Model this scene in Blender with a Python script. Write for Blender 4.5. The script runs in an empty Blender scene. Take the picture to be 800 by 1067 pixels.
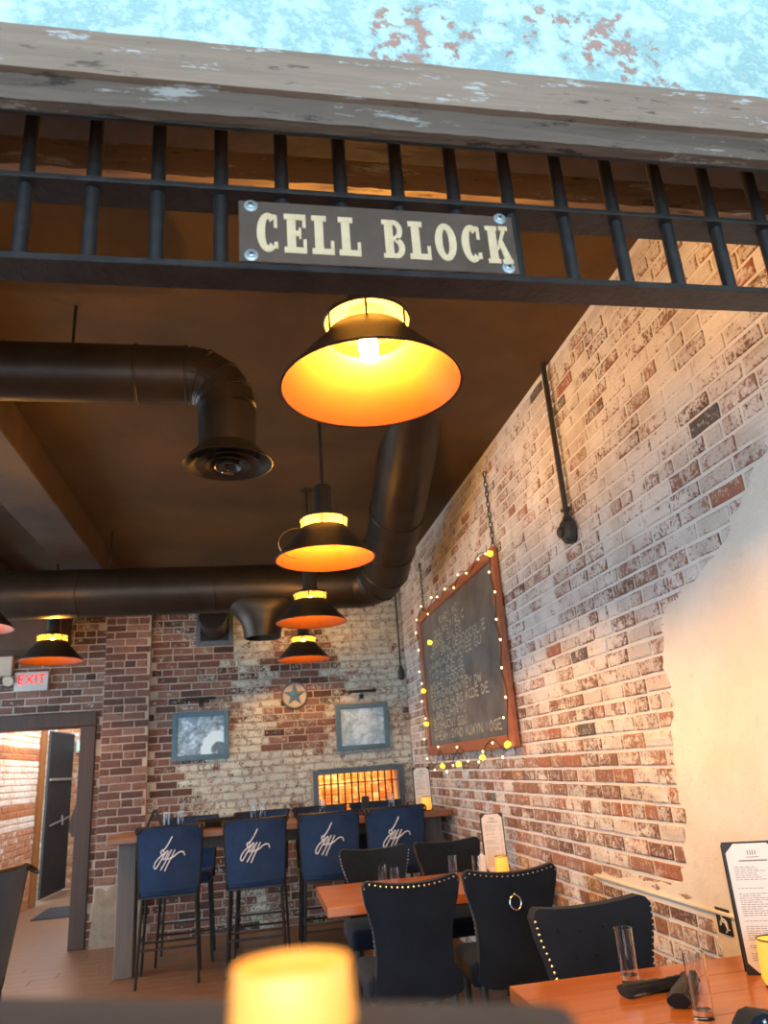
import bpy, bmesh, math, random
from mathutils import Vector, Matrix
random.seed(7)
SC = bpy.context.scene
COL = SC.collection

# ------------------------------------------------------------------ camera
CAM_H = 1.5
AX_R = (0.98393, 0.01193, 0.17817)      # world X, Y, Z written in camera axes (right, up, forward)
AX_D = (-0.16444, -0.32908, 0.92987)
AX_U = (-0.06910, 0.94423, 0.32193)
cr = Vector((AX_R[0], AX_D[0], AX_U[0])); cu = Vector((AX_R[1], AX_D[1], AX_U[1])); cf = Vector((AX_R[2], AX_D[2], AX_U[2]))
cf.normalize(); cr = (cr - cf * cr.dot(cf)).normalized(); cu = (-cf).cross(cr)
cam_data = bpy.data.cameras.new('camera'); cam = bpy.data.objects.new('camera', cam_data); COL.objects.link(cam)
m = Matrix.Identity(4)
for i in range(3):
    m[i][0] = cr[i]; m[i][1] = cu[i]; m[i][2] = -cf[i]
m[2][3] = CAM_H
cam.matrix_world = m
FPX = 770.0
cam_data.sensor_fit = 'HORIZONTAL'; cam_data.sensor_width = 36.0
cam_data.lens = FPX / 800.0 * 36.0
cam_data.clip_start = 0.02; cam_data.clip_end = 60
cam_data.dof.use_dof = True; cam_data.dof.focus_distance = 2.6; cam_data.dof.aperture_fstop = 5.4
SC.camera = cam
def proj(p):
    v = Vector(p) - Vector((0, 0, CAM_H)); z = v.dot(cf)
    if z < .05: return None
    return 400 + FPX * v.dot(cr) / z, 533.5 - FPX * v.dot(cu) / z, z

# ------------------------------------------------------------------ world, exposure
w = bpy.data.worlds.new('daylight'); SC.world = w; w.use_nodes = True
bg = w.node_tree.nodes['Background']; bg.inputs[0].default_value = (0.60, 0.82, 1.0, 1); bg.inputs[1].default_value = 5.4
SC.view_settings.view_transform = 'Standard'; SC.view_settings.look = 'None'
SC.view_settings.exposure = 0.15; SC.view_settings.gamma = 1.0; SC.view_settings.use_curve_mapping = False
SC.cycles.use_denoising = True
SC.cycles.max_bounces = 8; SC.cycles.diffuse_bounces = 4; SC.cycles.sample_clamp_indirect = 6.0
BULB = 2500.0                              # emission of the pendant bulbs
WARM = (1.0, 0.45, 0.06)

# ------------------------------------------------------------------ node helpers
def new_mat(name):
    mt = bpy.data.materials.new(name); mt.use_nodes = True
    nt = mt.node_tree; b = nt.nodes['Principled BSDF']
    return mt, nt, b
def N(nt, t, **kw):
    n = nt.nodes.new(t)
    for k, v in kw.items(): setattr(n, k, v)
    return n
def setin(n, **kw):
    for k, v in kw.items(): n.inputs[k.replace('_', ' ')].default_value = v
def noise(nt, vec, scale, detail=4, rough=.6, dist=0):
    n = N(nt, 'ShaderNodeTexNoise'); nt.links.new(vec, n.inputs['Vector'])
    n.inputs['Scale'].default_value = scale; n.inputs['Detail'].default_value = detail
    n.inputs['Roughness'].default_value = rough; n.inputs['Distortion'].default_value = dist
    return n.outputs['Fac']
def ramp(nt, fac, stops):
    n = N(nt, 'ShaderNodeValToRGB'); nt.links.new(fac, n.inputs[0])
    e = n.color_ramp.elements
    while len(e) < len(stops): e.new(.5)
    for q, (p, c) in zip(e, stops):
        q.position = p; q.color = (c[0], c[1], c[2], 1)
    return n.outputs[0]
def mth(nt, op, a, b=None, c=None):
    n = N(nt, 'ShaderNodeMath', operation=op)
    for i, v in enumerate((a, b, c)):
        if v is None: continue
        if isinstance(v, (int, float)): n.inputs[i].default_value = v
        else: nt.links.new(v, n.inputs[i])
    return n.outputs[0]
def mixc(nt, fac, a, b, mode='MIX'):
    n = N(nt, 'ShaderNodeMix', data_type='RGBA', blend_type=mode)
    for i, v in ((0, fac), (6, a), (7, b)):
        if isinstance(v, (int, float)): n.inputs[i].default_value = v
        elif isinstance(v, tuple): n.inputs[i].default_value = (v[0], v[1], v[2], 1)
        else: nt.links.new(v, n.inputs[i])
    return n.outputs[2]
def sstep(nt, v, lo, hi):
    n = N(nt, 'ShaderNodeMapRange', interpolation_type='SMOOTHSTEP')
    nt.links.new(v, n.inputs[0])
    for i, q in ((1, lo), (2, hi)):
        if isinstance(q, (int, float)): n.inputs[i].default_value = q
        else: nt.links.new(q, n.inputs[i])
    return n.outputs[0]
def bump(nt, b, h, strength, dist=.01):
    n = N(nt, 'ShaderNodeBump'); nt.links.new(h, n.inputs['Height'])
    n.inputs['Strength'].default_value = strength; n.inputs['Distance'].default_value = dist
    nt.links.new(n.outputs[0], b.inputs['Normal'])
def coords(nt, kind='Object', scale=None):
    if kind == 'World': o = N(nt, 'ShaderNodeNewGeometry').outputs['Position']
    else: o = N(nt, 'ShaderNodeTexCoord').outputs[kind]
    if scale:
        mp = N(nt, 'ShaderNodeMapping'); nt.links.new(o, mp.inputs[0]); mp.inputs['Scale'].default_value = scale
        o = mp.outputs[0]
    return o
def pm(name, c1, c2=None, scale=6, rough=.6, metal=0, bmp=0, bscale=40, stretch=None, lo=.35, hi=.65, coat=0, kind='Object', spec=None):
    mt, nt, b = new_mat(name)
    c2 = c2 or tuple(x * .75 for x in c1)
    v = coords(nt, kind, stretch)
    f = noise(nt, v, scale, 5, .6)
    nt.links.new(ramp(nt, f, [(lo, c1), (hi, c2)]), b.inputs['Base Color'])
    b.inputs['Roughness'].default_value = rough; b.inputs['Metallic'].default_value = metal
    if coat: b.inputs['Coat Weight'].default_value = coat
    if spec is not None: b.inputs['Specular IOR Level'].default_value = spec
    if bmp: bump(nt, b, noise(nt, v, bscale, 4, .65), bmp)
    return mt
def emis(name, c, s):
    mt, nt, b = new_mat(name)
    b.inputs['Base Color'].default_value = (c[0] * .5, c[1] * .5, c[2] * .5, 1)
    b.inputs['Emission Color'].default_value = (*c, 1); b.inputs['Emission Strength'].default_value = s
    f = noise(nt, coords(nt), 20); nt.links.new(mth(nt, 'MULTIPLY_ADD', f, .1, .4), b.inputs['Roughness'])
    return mt
def brick_mat(name, stops, wash, wash2, soft=.07):
    mt, nt, b = new_mat(name)
    pos = coords(nt, 'World')
    at = N(nt, 'ShaderNodeAttribute', attribute_name='bk'); sp = N(nt, 'ShaderNodeSeparateColor'); nt.links.new(at.outputs['Color'], sp.inputs[0])
    n1 = noise(nt, pos, 15, 6, .7); n2 = noise(nt, pos, 60, 4, .65); n3 = noise(nt, pos, 3, 2, .5)
    base = ramp(nt, sp.outputs[0], stops)
    base = mixc(nt, sstep(nt, n2, .45, .72), base, mixc(nt, .55, base, (.03, .02, .018)))
    thr = mth(nt, 'ADD', mth(nt, 'MULTIPLY_ADD', sp.outputs[1], -.62, .84), mth(nt, 'MULTIPLY', sp.outputs[2], .10))  # brown edge lines: missed wash plus crevice shadow put into the colour
    mixn = mth(nt, 'ADD', mth(nt, 'MULTIPLY', n1, .58), mth(nt, 'MULTIPLY', n2, .42))
    mask = sstep(nt, mixn, mth(nt, 'SUBTRACT', thr, soft), mth(nt, 'ADD', thr, soft))
    wc = mixc(nt, sstep(nt, n3, .4, .62), wash, wash2)
    wc = mixc(nt, mth(nt, 'MULTIPLY', sstep(nt, n2, .5, .75), .35), wc, (.30, .26, .22))
    nt.links.new(mixc(nt, mask, base, wc), b.inputs['Base Color'])
    b.inputs['Roughness'].default_value = .85; b.inputs['Specular IOR Level'].default_value = .25
    bump(nt, b, mth(nt, 'ADD', mth(nt, 'MULTIPLY', mask, .25), n2), .55, .006)
    return mt
def mortar_mat(name, c1, c2):
    mt, nt, b = new_mat(name)
    pos = coords(nt, 'World')
    n1 = noise(nt, pos, 6, 5, .65); n2 = noise(nt, pos, 70, 3, .6)
    nt.links.new(mixc(nt, mth(nt, 'MULTIPLY', n2, .5), ramp(nt, n1, [(.38, c1), (.62, c2)]), tuple(x * .7 for x in c2)), b.inputs['Base Color'])
    b.inputs['Roughness'].default_value = .95
    bump(nt, b, n2, .6, .006)
    return mt

# ------------------------------------------------------------------ materials
M = {}
RED = [(0, (.070, .040, .034)), (.3, (.155, .078, .060)), (.6, (.23, .112, .085)), (.85, (.30, .170, .125)), (1, (.10, .085, .08))]
M['brick_r'] = brick_mat('whitewashed_brick', [(0, (.17, .085, .06)), (.4, (.28, .145, .10)), (.7, (.36, .20, .14)), (.92, (.38, .14, .08)), (1, (.13, .11, .10))], (.74, .69, .64), (.58, .52, .47), .075)
M['mortar_r'] = mortar_mat('white_mortar', (.86, .83, .78), (.76, .72, .66))
M['brick_b'] = brick_mat('patchy_brick', RED, (.66, .69, .60), (.55, .58, .52), .06)
M['mortar_b'] = mortar_mat('grey_mortar', (.62, .58, .50), (.48, .42, .36))
M['brick_p'] = brick_mat('red_brick', RED, (.60, .48, .38), (.50, .38, .30))
M['mortar_p'] = mortar_mat('pink_mortar', (.62, .50, .42), (.50, .39, .32))
M['brick_c'] = brick_mat('painted_corridor_brick', [(0, (.40, .16, .07)), (.5, (.50, .22, .10)), (1, (.44, .15, .06))], (.74, .68, .62), (.66, .56, .46))
M['mortar_c'] = mortar_mat('corridor_mortar', (.60, .45, .34), (.52, .36, .25))
def plaster_mat():
    mt, nt, b = new_mat('cream_plaster'); pos = coords(nt, 'World')
    n1 = noise(nt, pos, 2.2, 6, .6); n2 = noise(nt, pos, 14, 6, .7); n3 = noise(nt, pos, 60, 3, .6)
    c = ramp(nt, n1, [(.35, (.70, .64, .55)), (.65, (.80, .77, .70))])
    c = mixc(nt, mth(nt, 'MULTIPLY', sstep(nt, n2, .58, .75), .35), c, (.52, .46, .38))
    nt.links.new(c, b.inputs['Base Color']); b.inputs['Roughness'].default_value = .8
    bump(nt, b, mth(nt, 'ADD', n2, mth(nt, 'MULTIPLY', n3, .3)), .35, .02)
    return mt
M['plaster'] = plaster_mat()
def peel_mat():
    mt, nt, b = new_mat('peeling_teal_paint'); pos = coords(nt, 'World')
    n0 = noise(nt, pos, 2.6, 3, .5); n1 = noise(nt, pos, 12, 9, .75); n2 = noise(nt, pos, 24, 6, .7); n3 = noise(nt, pos, 90, 3, .6)
    c = ramp(nt, n1, [(.3, (.56, .62, .57)), (.46, (.43, .57, .54)), (.55, (.25, .40, .40)), (.62, (.35, .49, .47)), (.70, (.55, .58, .52))])
    red = sstep(nt, mth(nt, 'ADD', mth(nt, 'MULTIPLY', n0, .45), mth(nt, 'MULTIPLY', n2, .55)), .575, .61)
    c = mixc(nt, red, c, mixc(nt, n3, (.40, .16, .11), (.30, .22, .18)))
    nt.links.new(c, b.inputs['Base Color']); b.inputs['Roughness'].default_value = .7
    bump(nt, b, mth(nt, 'SUBTRACT', mth(nt, 'ADD', n1, n2), red), .5, .01)
    return mt
M['peel'] = peel_mat()
def wood_mat(name, c1, c2, c3, axis, rough=.5, scale=5, bmp=.25, chips=None, coat=0):
    mt, nt, b = new_mat(name)
    s = [22, 22, 22]; s[axis] = 1.2
    pos = coords(nt, 'World', tuple(s)); p0 = coords(nt, 'World')
    n1 = noise(nt, pos, scale * .2, 6, .65, .3); n2 = noise(nt, p0, 3, 3, .5)
    c = ramp(nt, n1, [(.3, c1), (.5, c2), (.7, c3)])
    c = mixc(nt, mth(nt, 'MULTIPLY', n2, .4), c, tuple(x * .65 for x in c2))
    oi = N(nt, 'ShaderNodeObjectInfo'); c = mixc(nt, mth(nt, 'MULTIPLY', oi.outputs['Random'], .35), c, tuple(x * .6 for x in c1))
    if chips:
        nc = noise(nt, coords(nt, 'World', tuple(1 if i != axis else .22 for i in range(3))), 22, 7, .75)
        c = mixc(nt, sstep(nt, nc, .58, .64), c, chips)
        c = mixc(nt, sstep(nt, nc, .43, .36), c, tuple(x * .5 for x in c3))
    nt.links.new(c, b.inputs['Base Color']); b.inputs['Roughness'].default_value = rough
    if coat: b.inputs['Coat Weight'].default_value = coat; b.inputs['Coat Roughness'].default_value = .2
    bump(nt, b, n1, bmp, .006)
    return mt
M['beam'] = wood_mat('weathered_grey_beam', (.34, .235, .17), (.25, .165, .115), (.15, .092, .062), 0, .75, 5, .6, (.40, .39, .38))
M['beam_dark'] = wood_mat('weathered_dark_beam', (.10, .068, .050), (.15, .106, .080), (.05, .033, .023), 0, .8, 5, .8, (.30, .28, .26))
M['floor'] = wood_mat('oak_floor', (.28, .145, .078), (.22, .112, .06), (.15, .075, .04), 0, .38, 5, .1)
M['table'] = wood_mat('orange_table_wood', (.60, .22, .055), (.48, .155, .038), (.36, .105, .026), 0, .28, 5, .06, None, .4)
M['bartop'] = wood_mat('brown_bar_wood', (.34, .16, .08), (.26, .115, .06), (.16, .07, .04), 0, .4, 5, .1)
M['doorframe'] = wood_mat('dark_door_frame', (.085, .042, .026), (.06, .03, .02), (.04, .021, .015), 2, .55, 5, .3)
M['post_wood'] = wood_mat('grey_brown_post', (.20, .17, .15), (.15, .12, .105), (.10, .08, .07), 2, .6, 5, .3)
M['orange_post'] = wood_mat('orange_corridor_post', (.40, .17, .04), (.30, .12, .03), (.17, .07, .02), 2, .6, 5, .3)
M['board_frame'] = wood_mat('red_brown_frame', (.50, .165, .075), (.40, .125, .055), (.30, .09, .04), 1, .45, 5, .15)
M['ceil'] = pm('dark_brown_ceiling', (.095, .054, .019), (.062, .035, .013), 2, .8, 0, .15, 30, None, .35, .65, 0, 'World')
M['beam_c'] = pm('dark_ceiling_beam', (.075, .042, .024), (.05, .03, .017), 4, .7, 0, .2, 20, None, .35, .65, 0, 'World')
M['steel'] = pm('black_steel', (.046, .044, .044), (.028, .027, .027), 14, .42, .55, .25, 60)
M['plate'] = pm('dark_sign_plate', (.12, .080, .060), (.08, .052, .039), 8, .5, .1, .15, 50)
M['letters'] = pm('cream_letters', (.72, .55, .35), (.60, .44, .26), 30, .7, 0, .2, 90)
M['screw'] = pm('galvanised_screw', (.62, .70, .74), (.45, .52, .56), 60, .35, .7)
M['duct'] = pm('dark_duct', (.050, .040, .032), (.034, .027, .022), 5, .42, .6, .08, 20)
M['chrome'] = pm('chrome', (.75, .75, .75), (.6, .6, .6), 20, .15, 1.0)
M['shade_out'] = pm('black_enamel', (.035, .028, .022), (.022, .018, .015), 10, .45, .2)
M['shade_in'] = pm('orange_enamel_inside', (.085, .022, .0022), (.072, .018, .0018), 5, .5, 0, .05, 20)
M['bulb'] = emis('lit_bulb', WARM, BULB); M['bulb_dim'] = emis('dimmer_lit_bulb', WARM, BULB * .30)
M['brass'] = pm('aged_brass', (.42, .30, .13), (.30, .2, .08), 20, .35, .9)
def ring_mat():
    mt, nt, b = new_mat('ribbed_amber_glass'); nt.nodes.remove(b)
    t = N(nt, 'ShaderNodeBsdfTranslucent'); d = N(nt, 'ShaderNodeBsdfDiffuse'); mx = N(nt, 'ShaderNodeMixShader'); tr = N(nt, 'ShaderNodeBsdfTransparent'); m2 = N(nt, 'ShaderNodeMixShader')
    f = noise(nt, coords(nt), 90, 3, .6)
    col = ramp(nt, f, [(.4, (.50, .40, .22)), (.65, (.30, .20, .08))])
    nt.links.new(col, t.inputs[0]); nt.links.new(col, d.inputs[0])
    mx.inputs[0].default_value = .25; nt.links.new(t.outputs[0], mx.inputs[1]); nt.links.new(d.outputs[0], mx.inputs[2])
    m2.inputs[0].default_value = .85; nt.links.new(mx.outputs[0], m2.inputs[1]); nt.links.new(tr.outputs[0], m2.inputs[2])
    nt.links.new(m2.outputs[0], nt.nodes['Material Output'].inputs[0])
    return mt
M['ring'] = ring_mat()
def fabric(name, c1, c2, rough=.85, sheen=.3):
    mt, nt, b = new_mat(name); v = coords(nt)
    f = noise(nt, v, 5, 5, .6); g = noise(nt, v, 220, 2, .5)
    nt.links.new(ramp(nt, f, [(.35, c1), (.68, c2)]), b.inputs['Base Color']); b.inputs['Roughness'].default_value = rough
    b.inputs['Sheen Weight'].default_value = sheen; b.inputs['Specular IOR Level'].default_value = .2
    bump(nt, b, mth(nt, 'ADD', f, mth(nt, 'MULTIPLY', g, .3)), .3, .004)
    return mt
M['velvet'] = fabric('black_velvet', (.010, .018, .032), (.006, .010, .019), .85, .05)
M['navy'] = fabric('navy_canvas', (.020, .052, .135), (.012, .034, .095), .75, .1)
M['napkin'] = fabric('black_napkin', (.020, .020, .022), (.011, .011, .012), .9, .1)
M['thread'] = pm('white_thread', (.80, .82, .85), (.66, .68, .72), 60, .6)
M['legblack'] = pm('black_leg', (.020, .019, .018), (.012, .012, .012), 12, .45)
M['stoolmetal'] = pm('dark_stool_metal', (.035, .034, .036), (.02, .02, .021), 12, .4, .5)
M['nail'] = pm('nickel_nail', (.80, .80, .80), (.6, .6, .6), 80, .25, .9)
M['black'] = pm('matt_black', (.018, .018, .019), (.010, .010, .011), 10, .55)
M['chalk_bd'] = pm('chalkboard_slate', (.165, .16, .145), (.095, .094, .09), 3.5, .5, 0, .05, 30, None, .4, .62)
M['chalk'] = pm('chalk', (.62, .56, .42), (.36, .33, .26), 40, .95)
M['fairy'] = emis('fairy_bulb', (1.0, .74, .36), 5)
M['fairy_y'] = emis('fairy_cluster', (1.0, .74, .05), 2.2)
M['picframe'] = pm('slate_blue_frame', (.095, .19, .26), (.07, .145, .20), 8, .5, 0, .1)
M['paper'] = pm('menu_paper', (.83, .82, .80), (.78, .77, .75), 6, .7)
M['ink'] = pm('menu_ink', (.22, .21, .21), (.16, .15, .15), 60, .8)
M['cond'] = pm('grey_black_conduit', (.062, .060, .056), (.04, .038, .036), 18, .5, .4)
M['exitwhite'] = pm('sign_white', (.55, .53, .50), (.48, .46, .43), 10, .5)
M['red'] = emis('red_letters', (1.0, .02, .015), 1.5)
M['green'] = emis('green_sign_panel', (.35, .95, .75), 1.3)
M['beige'] = pm('beige_plastic', (.52, .44, .34), (.46, .38, .29), 10, .5)
M['rug'] = pm('charcoal_mat', (.022, .022, .026), (.013, .013, .016), 40, .95)
M['greymetal'] = pm('grey_metal', (.42, .43, .45), (.32, .33, .35), 12, .35, .8)
M['ventframe'] = pm('blue_grey_vent', (.11, .15, .18), (.075, .10, .125), 8, .5)
M['wax'] = pm('dark_rim', (.06, .04, .03), (.04, .03, .02), 10, .4)
def glass_mat():
    mt, nt, b = new_mat('clear_glass'); b.inputs['Base Color'].default_value = (.95, .96, .97, 1)
    b.inputs['Transmission Weight'].default_value = 1; b.inputs['IOR'].default_value = 1.45
    f = noise(nt, coords(nt), 10); nt.links.new(mth(nt, 'MULTIPLY_ADD', f, .02, .01), b.inputs['Roughness'])
    return mt
M['glass'] = glass_mat()
def pane_mat():
    mt, nt, b = new_mat('picture_glazing'); b.inputs['Base Color'].default_value = (1, 1, 1, 1)
    b.inputs['Transmission Weight'].default_value = 1; b.inputs['IOR'].default_value = 1.3; b.inputs['Roughness'].default_value = .08
    return mt
def amber_mat(name, s, c=(1.0, .50, .06)):
    mt, nt, b = new_mat(name); v = coords(nt)
    f = noise(nt, v, 14, 4, .6)
    nt.links.new(ramp(nt, f, [(.35, c), (.7, (c[0], c[1] * .75, c[2] * .6))]), b.inputs['Emission Color'])
    b.inputs['Emission Strength'].default_value = s
    b.inputs['Base Color'].default_value = (.8, .45, .12, 1); b.inputs['Roughness'].default_value = .3
    return mt
M['amber'] = amber_mat('amber_candle_glass', .85, (1.0, .47, .055))
M['amber_near'] = amber_mat('amber_votive_glass', .85, (1.0, .29, .005))
M['flame'] = emis('candle_glow', (1.0, .66, .25), 9)
def print_mat(name, arch):
    mt, nt, b = new_mat(name); v = coords(nt)
    n1 = noise(nt, v, 9, 6, .65, .6); n2 = noise(nt, v, 26, 5, .6)
    f = mth(nt, 'ADD', mth(nt, 'MULTIPLY', n1, .7), mth(nt, 'MULTIPLY', n2, .3))
    sx = N(nt, 'ShaderNodeSeparateXYZ'); nt.links.new(v, sx.inputs[0])
    if arch:
        dx = mth(nt, 'SUBTRACT', sx.outputs[0], .19); dz = mth(nt, 'SUBTRACT', sx.outputs[2], .10)
        r = mth(nt, 'SQRT', mth(nt, 'ADD', mth(nt, 'MULTIPLY', dx, dx), mth(nt, 'MULTIPLY', dz, dz)))
        arc = mth(nt, 'MULTIPLY', sstep(nt, r, .07, .095), mth(nt, 'SUBTRACT', 1.0, sstep(nt, r, .15, .21)))
        f = mth(nt, 'ADD', f, mth(nt, 'MULTIPLY', arc, .3))
        f = mth(nt, 'SUBTRACT', f, mth(nt, 'MULTIPLY', mth(nt, 'SUBTRACT', 1.0, sstep(nt, r, .06, .09)), .12))
        c = ramp(nt, f, [(.38, (.05, .075, .10)), (.52, (.24, .36, .46)), (.64, (.66, .86, .98))])
    else:
        ax = mth(nt, 'ABSOLUTE', sx.outputs[0])
        f = mth(nt, 'ADD', f, mth(nt, 'MULTIPLY', mth(nt, 'SUBTRACT', 1.0, sstep(nt, ax, .03, .13)), .10))
        c = ramp(nt, f, [(.36, (.20, .33, .46)), (.52, (.36, .54, .70)), (.64, (.62, .82, .96))])
    nt.links.new(c, b.inputs['Base Color']); b.inputs['Roughness'].default_value = .25
    return mt
M['print_a'] = print_mat('print_with_arch', True); M['print_b'] = print_mat('print_figures', False)
M['starblue'] = pm('star_blue', (.07, .17, .29), (.05, .13, .23), 20, .5)
M['starcream'] = pm('star_cream', (.42, .35, .32), (.34, .34, .30), 12, .6)

# ------------------------------------------------------------------ mesh helpers
def new_bm(): return bmesh.new()
def box(bm, c, s, bev=0, rot=None, seg=1):
    r = bmesh.ops.create_cube(bm, size=1)
    vs = r['verts']
    mt = Matrix.Translation(c) @ (rot.to_4x4() if rot else Matrix.Identity(4)) @ Matrix.Diagonal((s[0], s[1], s[2], 1))
    bmesh.ops.transform(bm, matrix=mt, verts=vs)
    if bev:
        es = list({e for v in vs for e in v.link_edges})
        bmesh.ops.bevel(bm, geom=es, offset=bev, segments=seg, affect='EDGES', profile=.5)
    return bm
def tube(bm, pts, r, seg=8, closed=False, caps=True):
    pts = [Vector(p) for p in pts]; n = len(pts); rs = r if isinstance(r, (list, tuple)) else [r] * n
    rings = []; ref = None
    for i, p in enumerate(pts):
        a = pts[i - 1] if (i > 0 or closed) else p; b = pts[(i + 1) % n] if (i < n - 1 or closed) else p
        t = (b - a).normalized()
        if ref is None:
            ref = Vector((0, 0, 1)) if abs(t.z) < .9 else Vector((1, 0, 0))
        x = (ref - t * ref.dot(t)).normalized(); y = t.cross(x); ref = x
        rings.append([bm.verts.new(p + (x * math.cos(2 * math.pi * k / seg) + y * math.sin(2 * math.pi * k / seg)) * rs[i]) for k in range(seg)])
    for i in range(n if closed else n - 1):
        A, B = rings[i], rings[(i + 1) % n]
        for k in range(seg):
            bm.faces.new((A[k], A[(k + 1) % seg], B[(k + 1) % seg], B[k]))
    if caps and not closed:
        bm.faces.new(list(reversed(rings[0]))); bm.faces.new(rings[-1])
    return bm
def lathe(bm, prof, seg=24, c=(0, 0, 0), close=False):
    c = Vector(c); rings = []
    for r, z in prof:
        if r < 1e-6: rings.append([bm.verts.new(c + Vector((0, 0, z)))])
        else: rings.append([bm.verts.new(c + Vector((r * math.cos(2 * math.pi * k / seg), r * math.sin(2 * math.pi * k / seg), z))) for k in range(seg)])
    prs = list(zip(rings, rings[1:])) + ([(rings[-1], rings[0])] if close else [])
    for A, B in prs:
        for k in range(seg):
            k2 = (k + 1) % seg
            if len(A) == 1 and len(B) == 1: continue
            if len(A) == 1: bm.faces.new((A[0], B[k2], B[k]))
            elif len(B) == 1: bm.faces.new((A[k], A[k2], B[0]))
            else: bm.faces.new((A[k], A[k2], B[k2], B[k]))
    return bm
def prism(bm, poly, fn, d0, d1):
    """poly of 2-D points, fn(a, b, depth) -> 3-D point"""
    A = [bm.verts.new(fn(a, b, d0)) for a, b in poly]; B = [bm.verts.new(fn(a, b, d1)) for a, b in poly]
    n = len(poly)
    bm.faces.new(A); bm.faces.new(list(reversed(B)))
    for i in range(n): bm.faces.new((A[i], B[i], B[(i + 1) % n], A[(i + 1) % n]))
    return bm
def obj(name, bm, mat, parent=None, loc=(0, 0, 0), rotz=0, smooth=False, kind=None, label=None):
    bmesh.ops.recalc_face_normals(bm, faces=bm.faces)
    me = bpy.data.meshes.new(name); bm.to_mesh(me); bm.free()
    if smooth:
        me.shade_smooth()
        if hasattr(me, 'set_sharp_from_angle'): me.set_sharp_from_angle(angle=math.radians(40))
    me.materials.append(M[mat] if isinstance(mat, str) else mat)
    o = bpy.data.objects.new(name, me); COL.objects.link(o)
    o.location = loc; o.rotation_euler = (0, 0, rotz)
    if parent: o.parent = parent
    if kind: o['kind'] = kind
    if label: o['label'] = label
    return o
def tag(o, label, cat, group=None, kind=None):
    o['label'] = label; o['category'] = cat
    if group: o['group'] = group
    if kind: o['kind'] = kind
    return o
def thing(name, label, cat, loc=(0, 0, 0), rotz=0, group=None):
    o = bpy.data.objects.new(name, None); COL.objects.link(o); o.empty_display_size = .1
    o.location = loc; o.rotation_euler = (0, 0, rotz)
    return tag(o, label, cat, group)
def dup(root, loc, rotz, label, scale=None):
    r = root.copy(); COL.objects.link(r); r.location = loc; r.rotation_euler = (0, 0, rotz); r['label'] = label
    for ch in list(root.children):
        c = ch.copy(); COL.objects.link(c); c.parent = r
        for g in list(ch.children):
            d = g.copy(); COL.objects.link(d); d.parent = c
    return r
def B(c, s, bev=0, seg=1): return box(new_bm(), c, s, bev, None, seg)
def BR(x0, x1, y0, y1, z0, z1, bev=0):
    return box(new_bm(), ((x0 + x1) / 2, (y0 + y1) / 2, (z0 + z1) / 2), (x1 - x0, y1 - y0, z1 - z0), bev)
def text_bm(s, size, fn, depth):
    cu = bpy.data.curves.new('tmp', 'FONT'); cu.body = s; cu.size = size; cu.extrude = depth / 2; cu.resolution_u = 3
    cu.align_x = 'CENTER'; cu.align_y = 'CENTER'
    o = bpy.data.objects.new('tmp', cu); COL.objects.link(o)
    dg = bpy.context.evaluated_depsgraph_get(); dg.update()
    me = bpy.data.meshes.new_from_object(o.evaluated_get(dg))
    bm = new_bm(); bm.from_mesh(me)
    for v in bm.verts: v.co = fn(v.co.x, v.co.y, v.co.z)
    bpy.data.objects.remove(o); bpy.data.curves.remove(cu); bpy.data.meshes.remove(me)
    return bm

# ------------------------------------------------------------------ brickwork
def rects_minus(rect, holes):
    a0, a1, z0, z1 = rect
    As = sorted({a0, a1, *[min(max(h[k], a0), a1) for h in holes for k in (0, 1)]})
    Zs = sorted({z0, z1, *[min(max(h[k], z0), z1) for h in holes for k in (2, 3)]})
    out = []
    for i in range(len(As) - 1):
        for j in range(len(Zs) - 1):
            ca, cz = (As[i] + As[i + 1]) / 2, (Zs[j] + Zs[j + 1]) / 2
            if not any(h[0] < ca < h[1] and h[2] < cz < h[3] for h in holes): out.append((As[i], As[i + 1], Zs[j], Zs[j + 1]))
    return out
RING8 = [(-1, -1), (0, -1), (1, -1), (1, 0), (1, 1), (0, 1), (-1, 1), (-1, 0)]
def brick_geo(w, h, d, rg):
    V = []; F = []
    for lev, (dep, ins) in enumerate(((-.004, 0), (d * .55, 0), (d, .0085))):
        for a, b in RING8:
            j = .0028 if lev else 0
            V.append((a * (w / 2 - ins) + rg.uniform(-j, j), dep + (rg.uniform(-.002, .002) if lev else 0), b * (h / 2 - ins * .8) + rg.uniform(-j, j)))
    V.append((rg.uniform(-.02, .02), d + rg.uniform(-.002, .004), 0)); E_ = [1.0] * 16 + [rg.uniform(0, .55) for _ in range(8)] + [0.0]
    for l in (0, 8):
        for k in range(8): F.append((l + k, l + (k + 1) % 8, l + 8 + (k + 1) % 8, l + 8 + k))
    for k in range(0, 8, 2): F.append((16 + (k - 1) % 8, 16 + k, 16 + k + 1, 24))
    return V, F, E_
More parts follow.
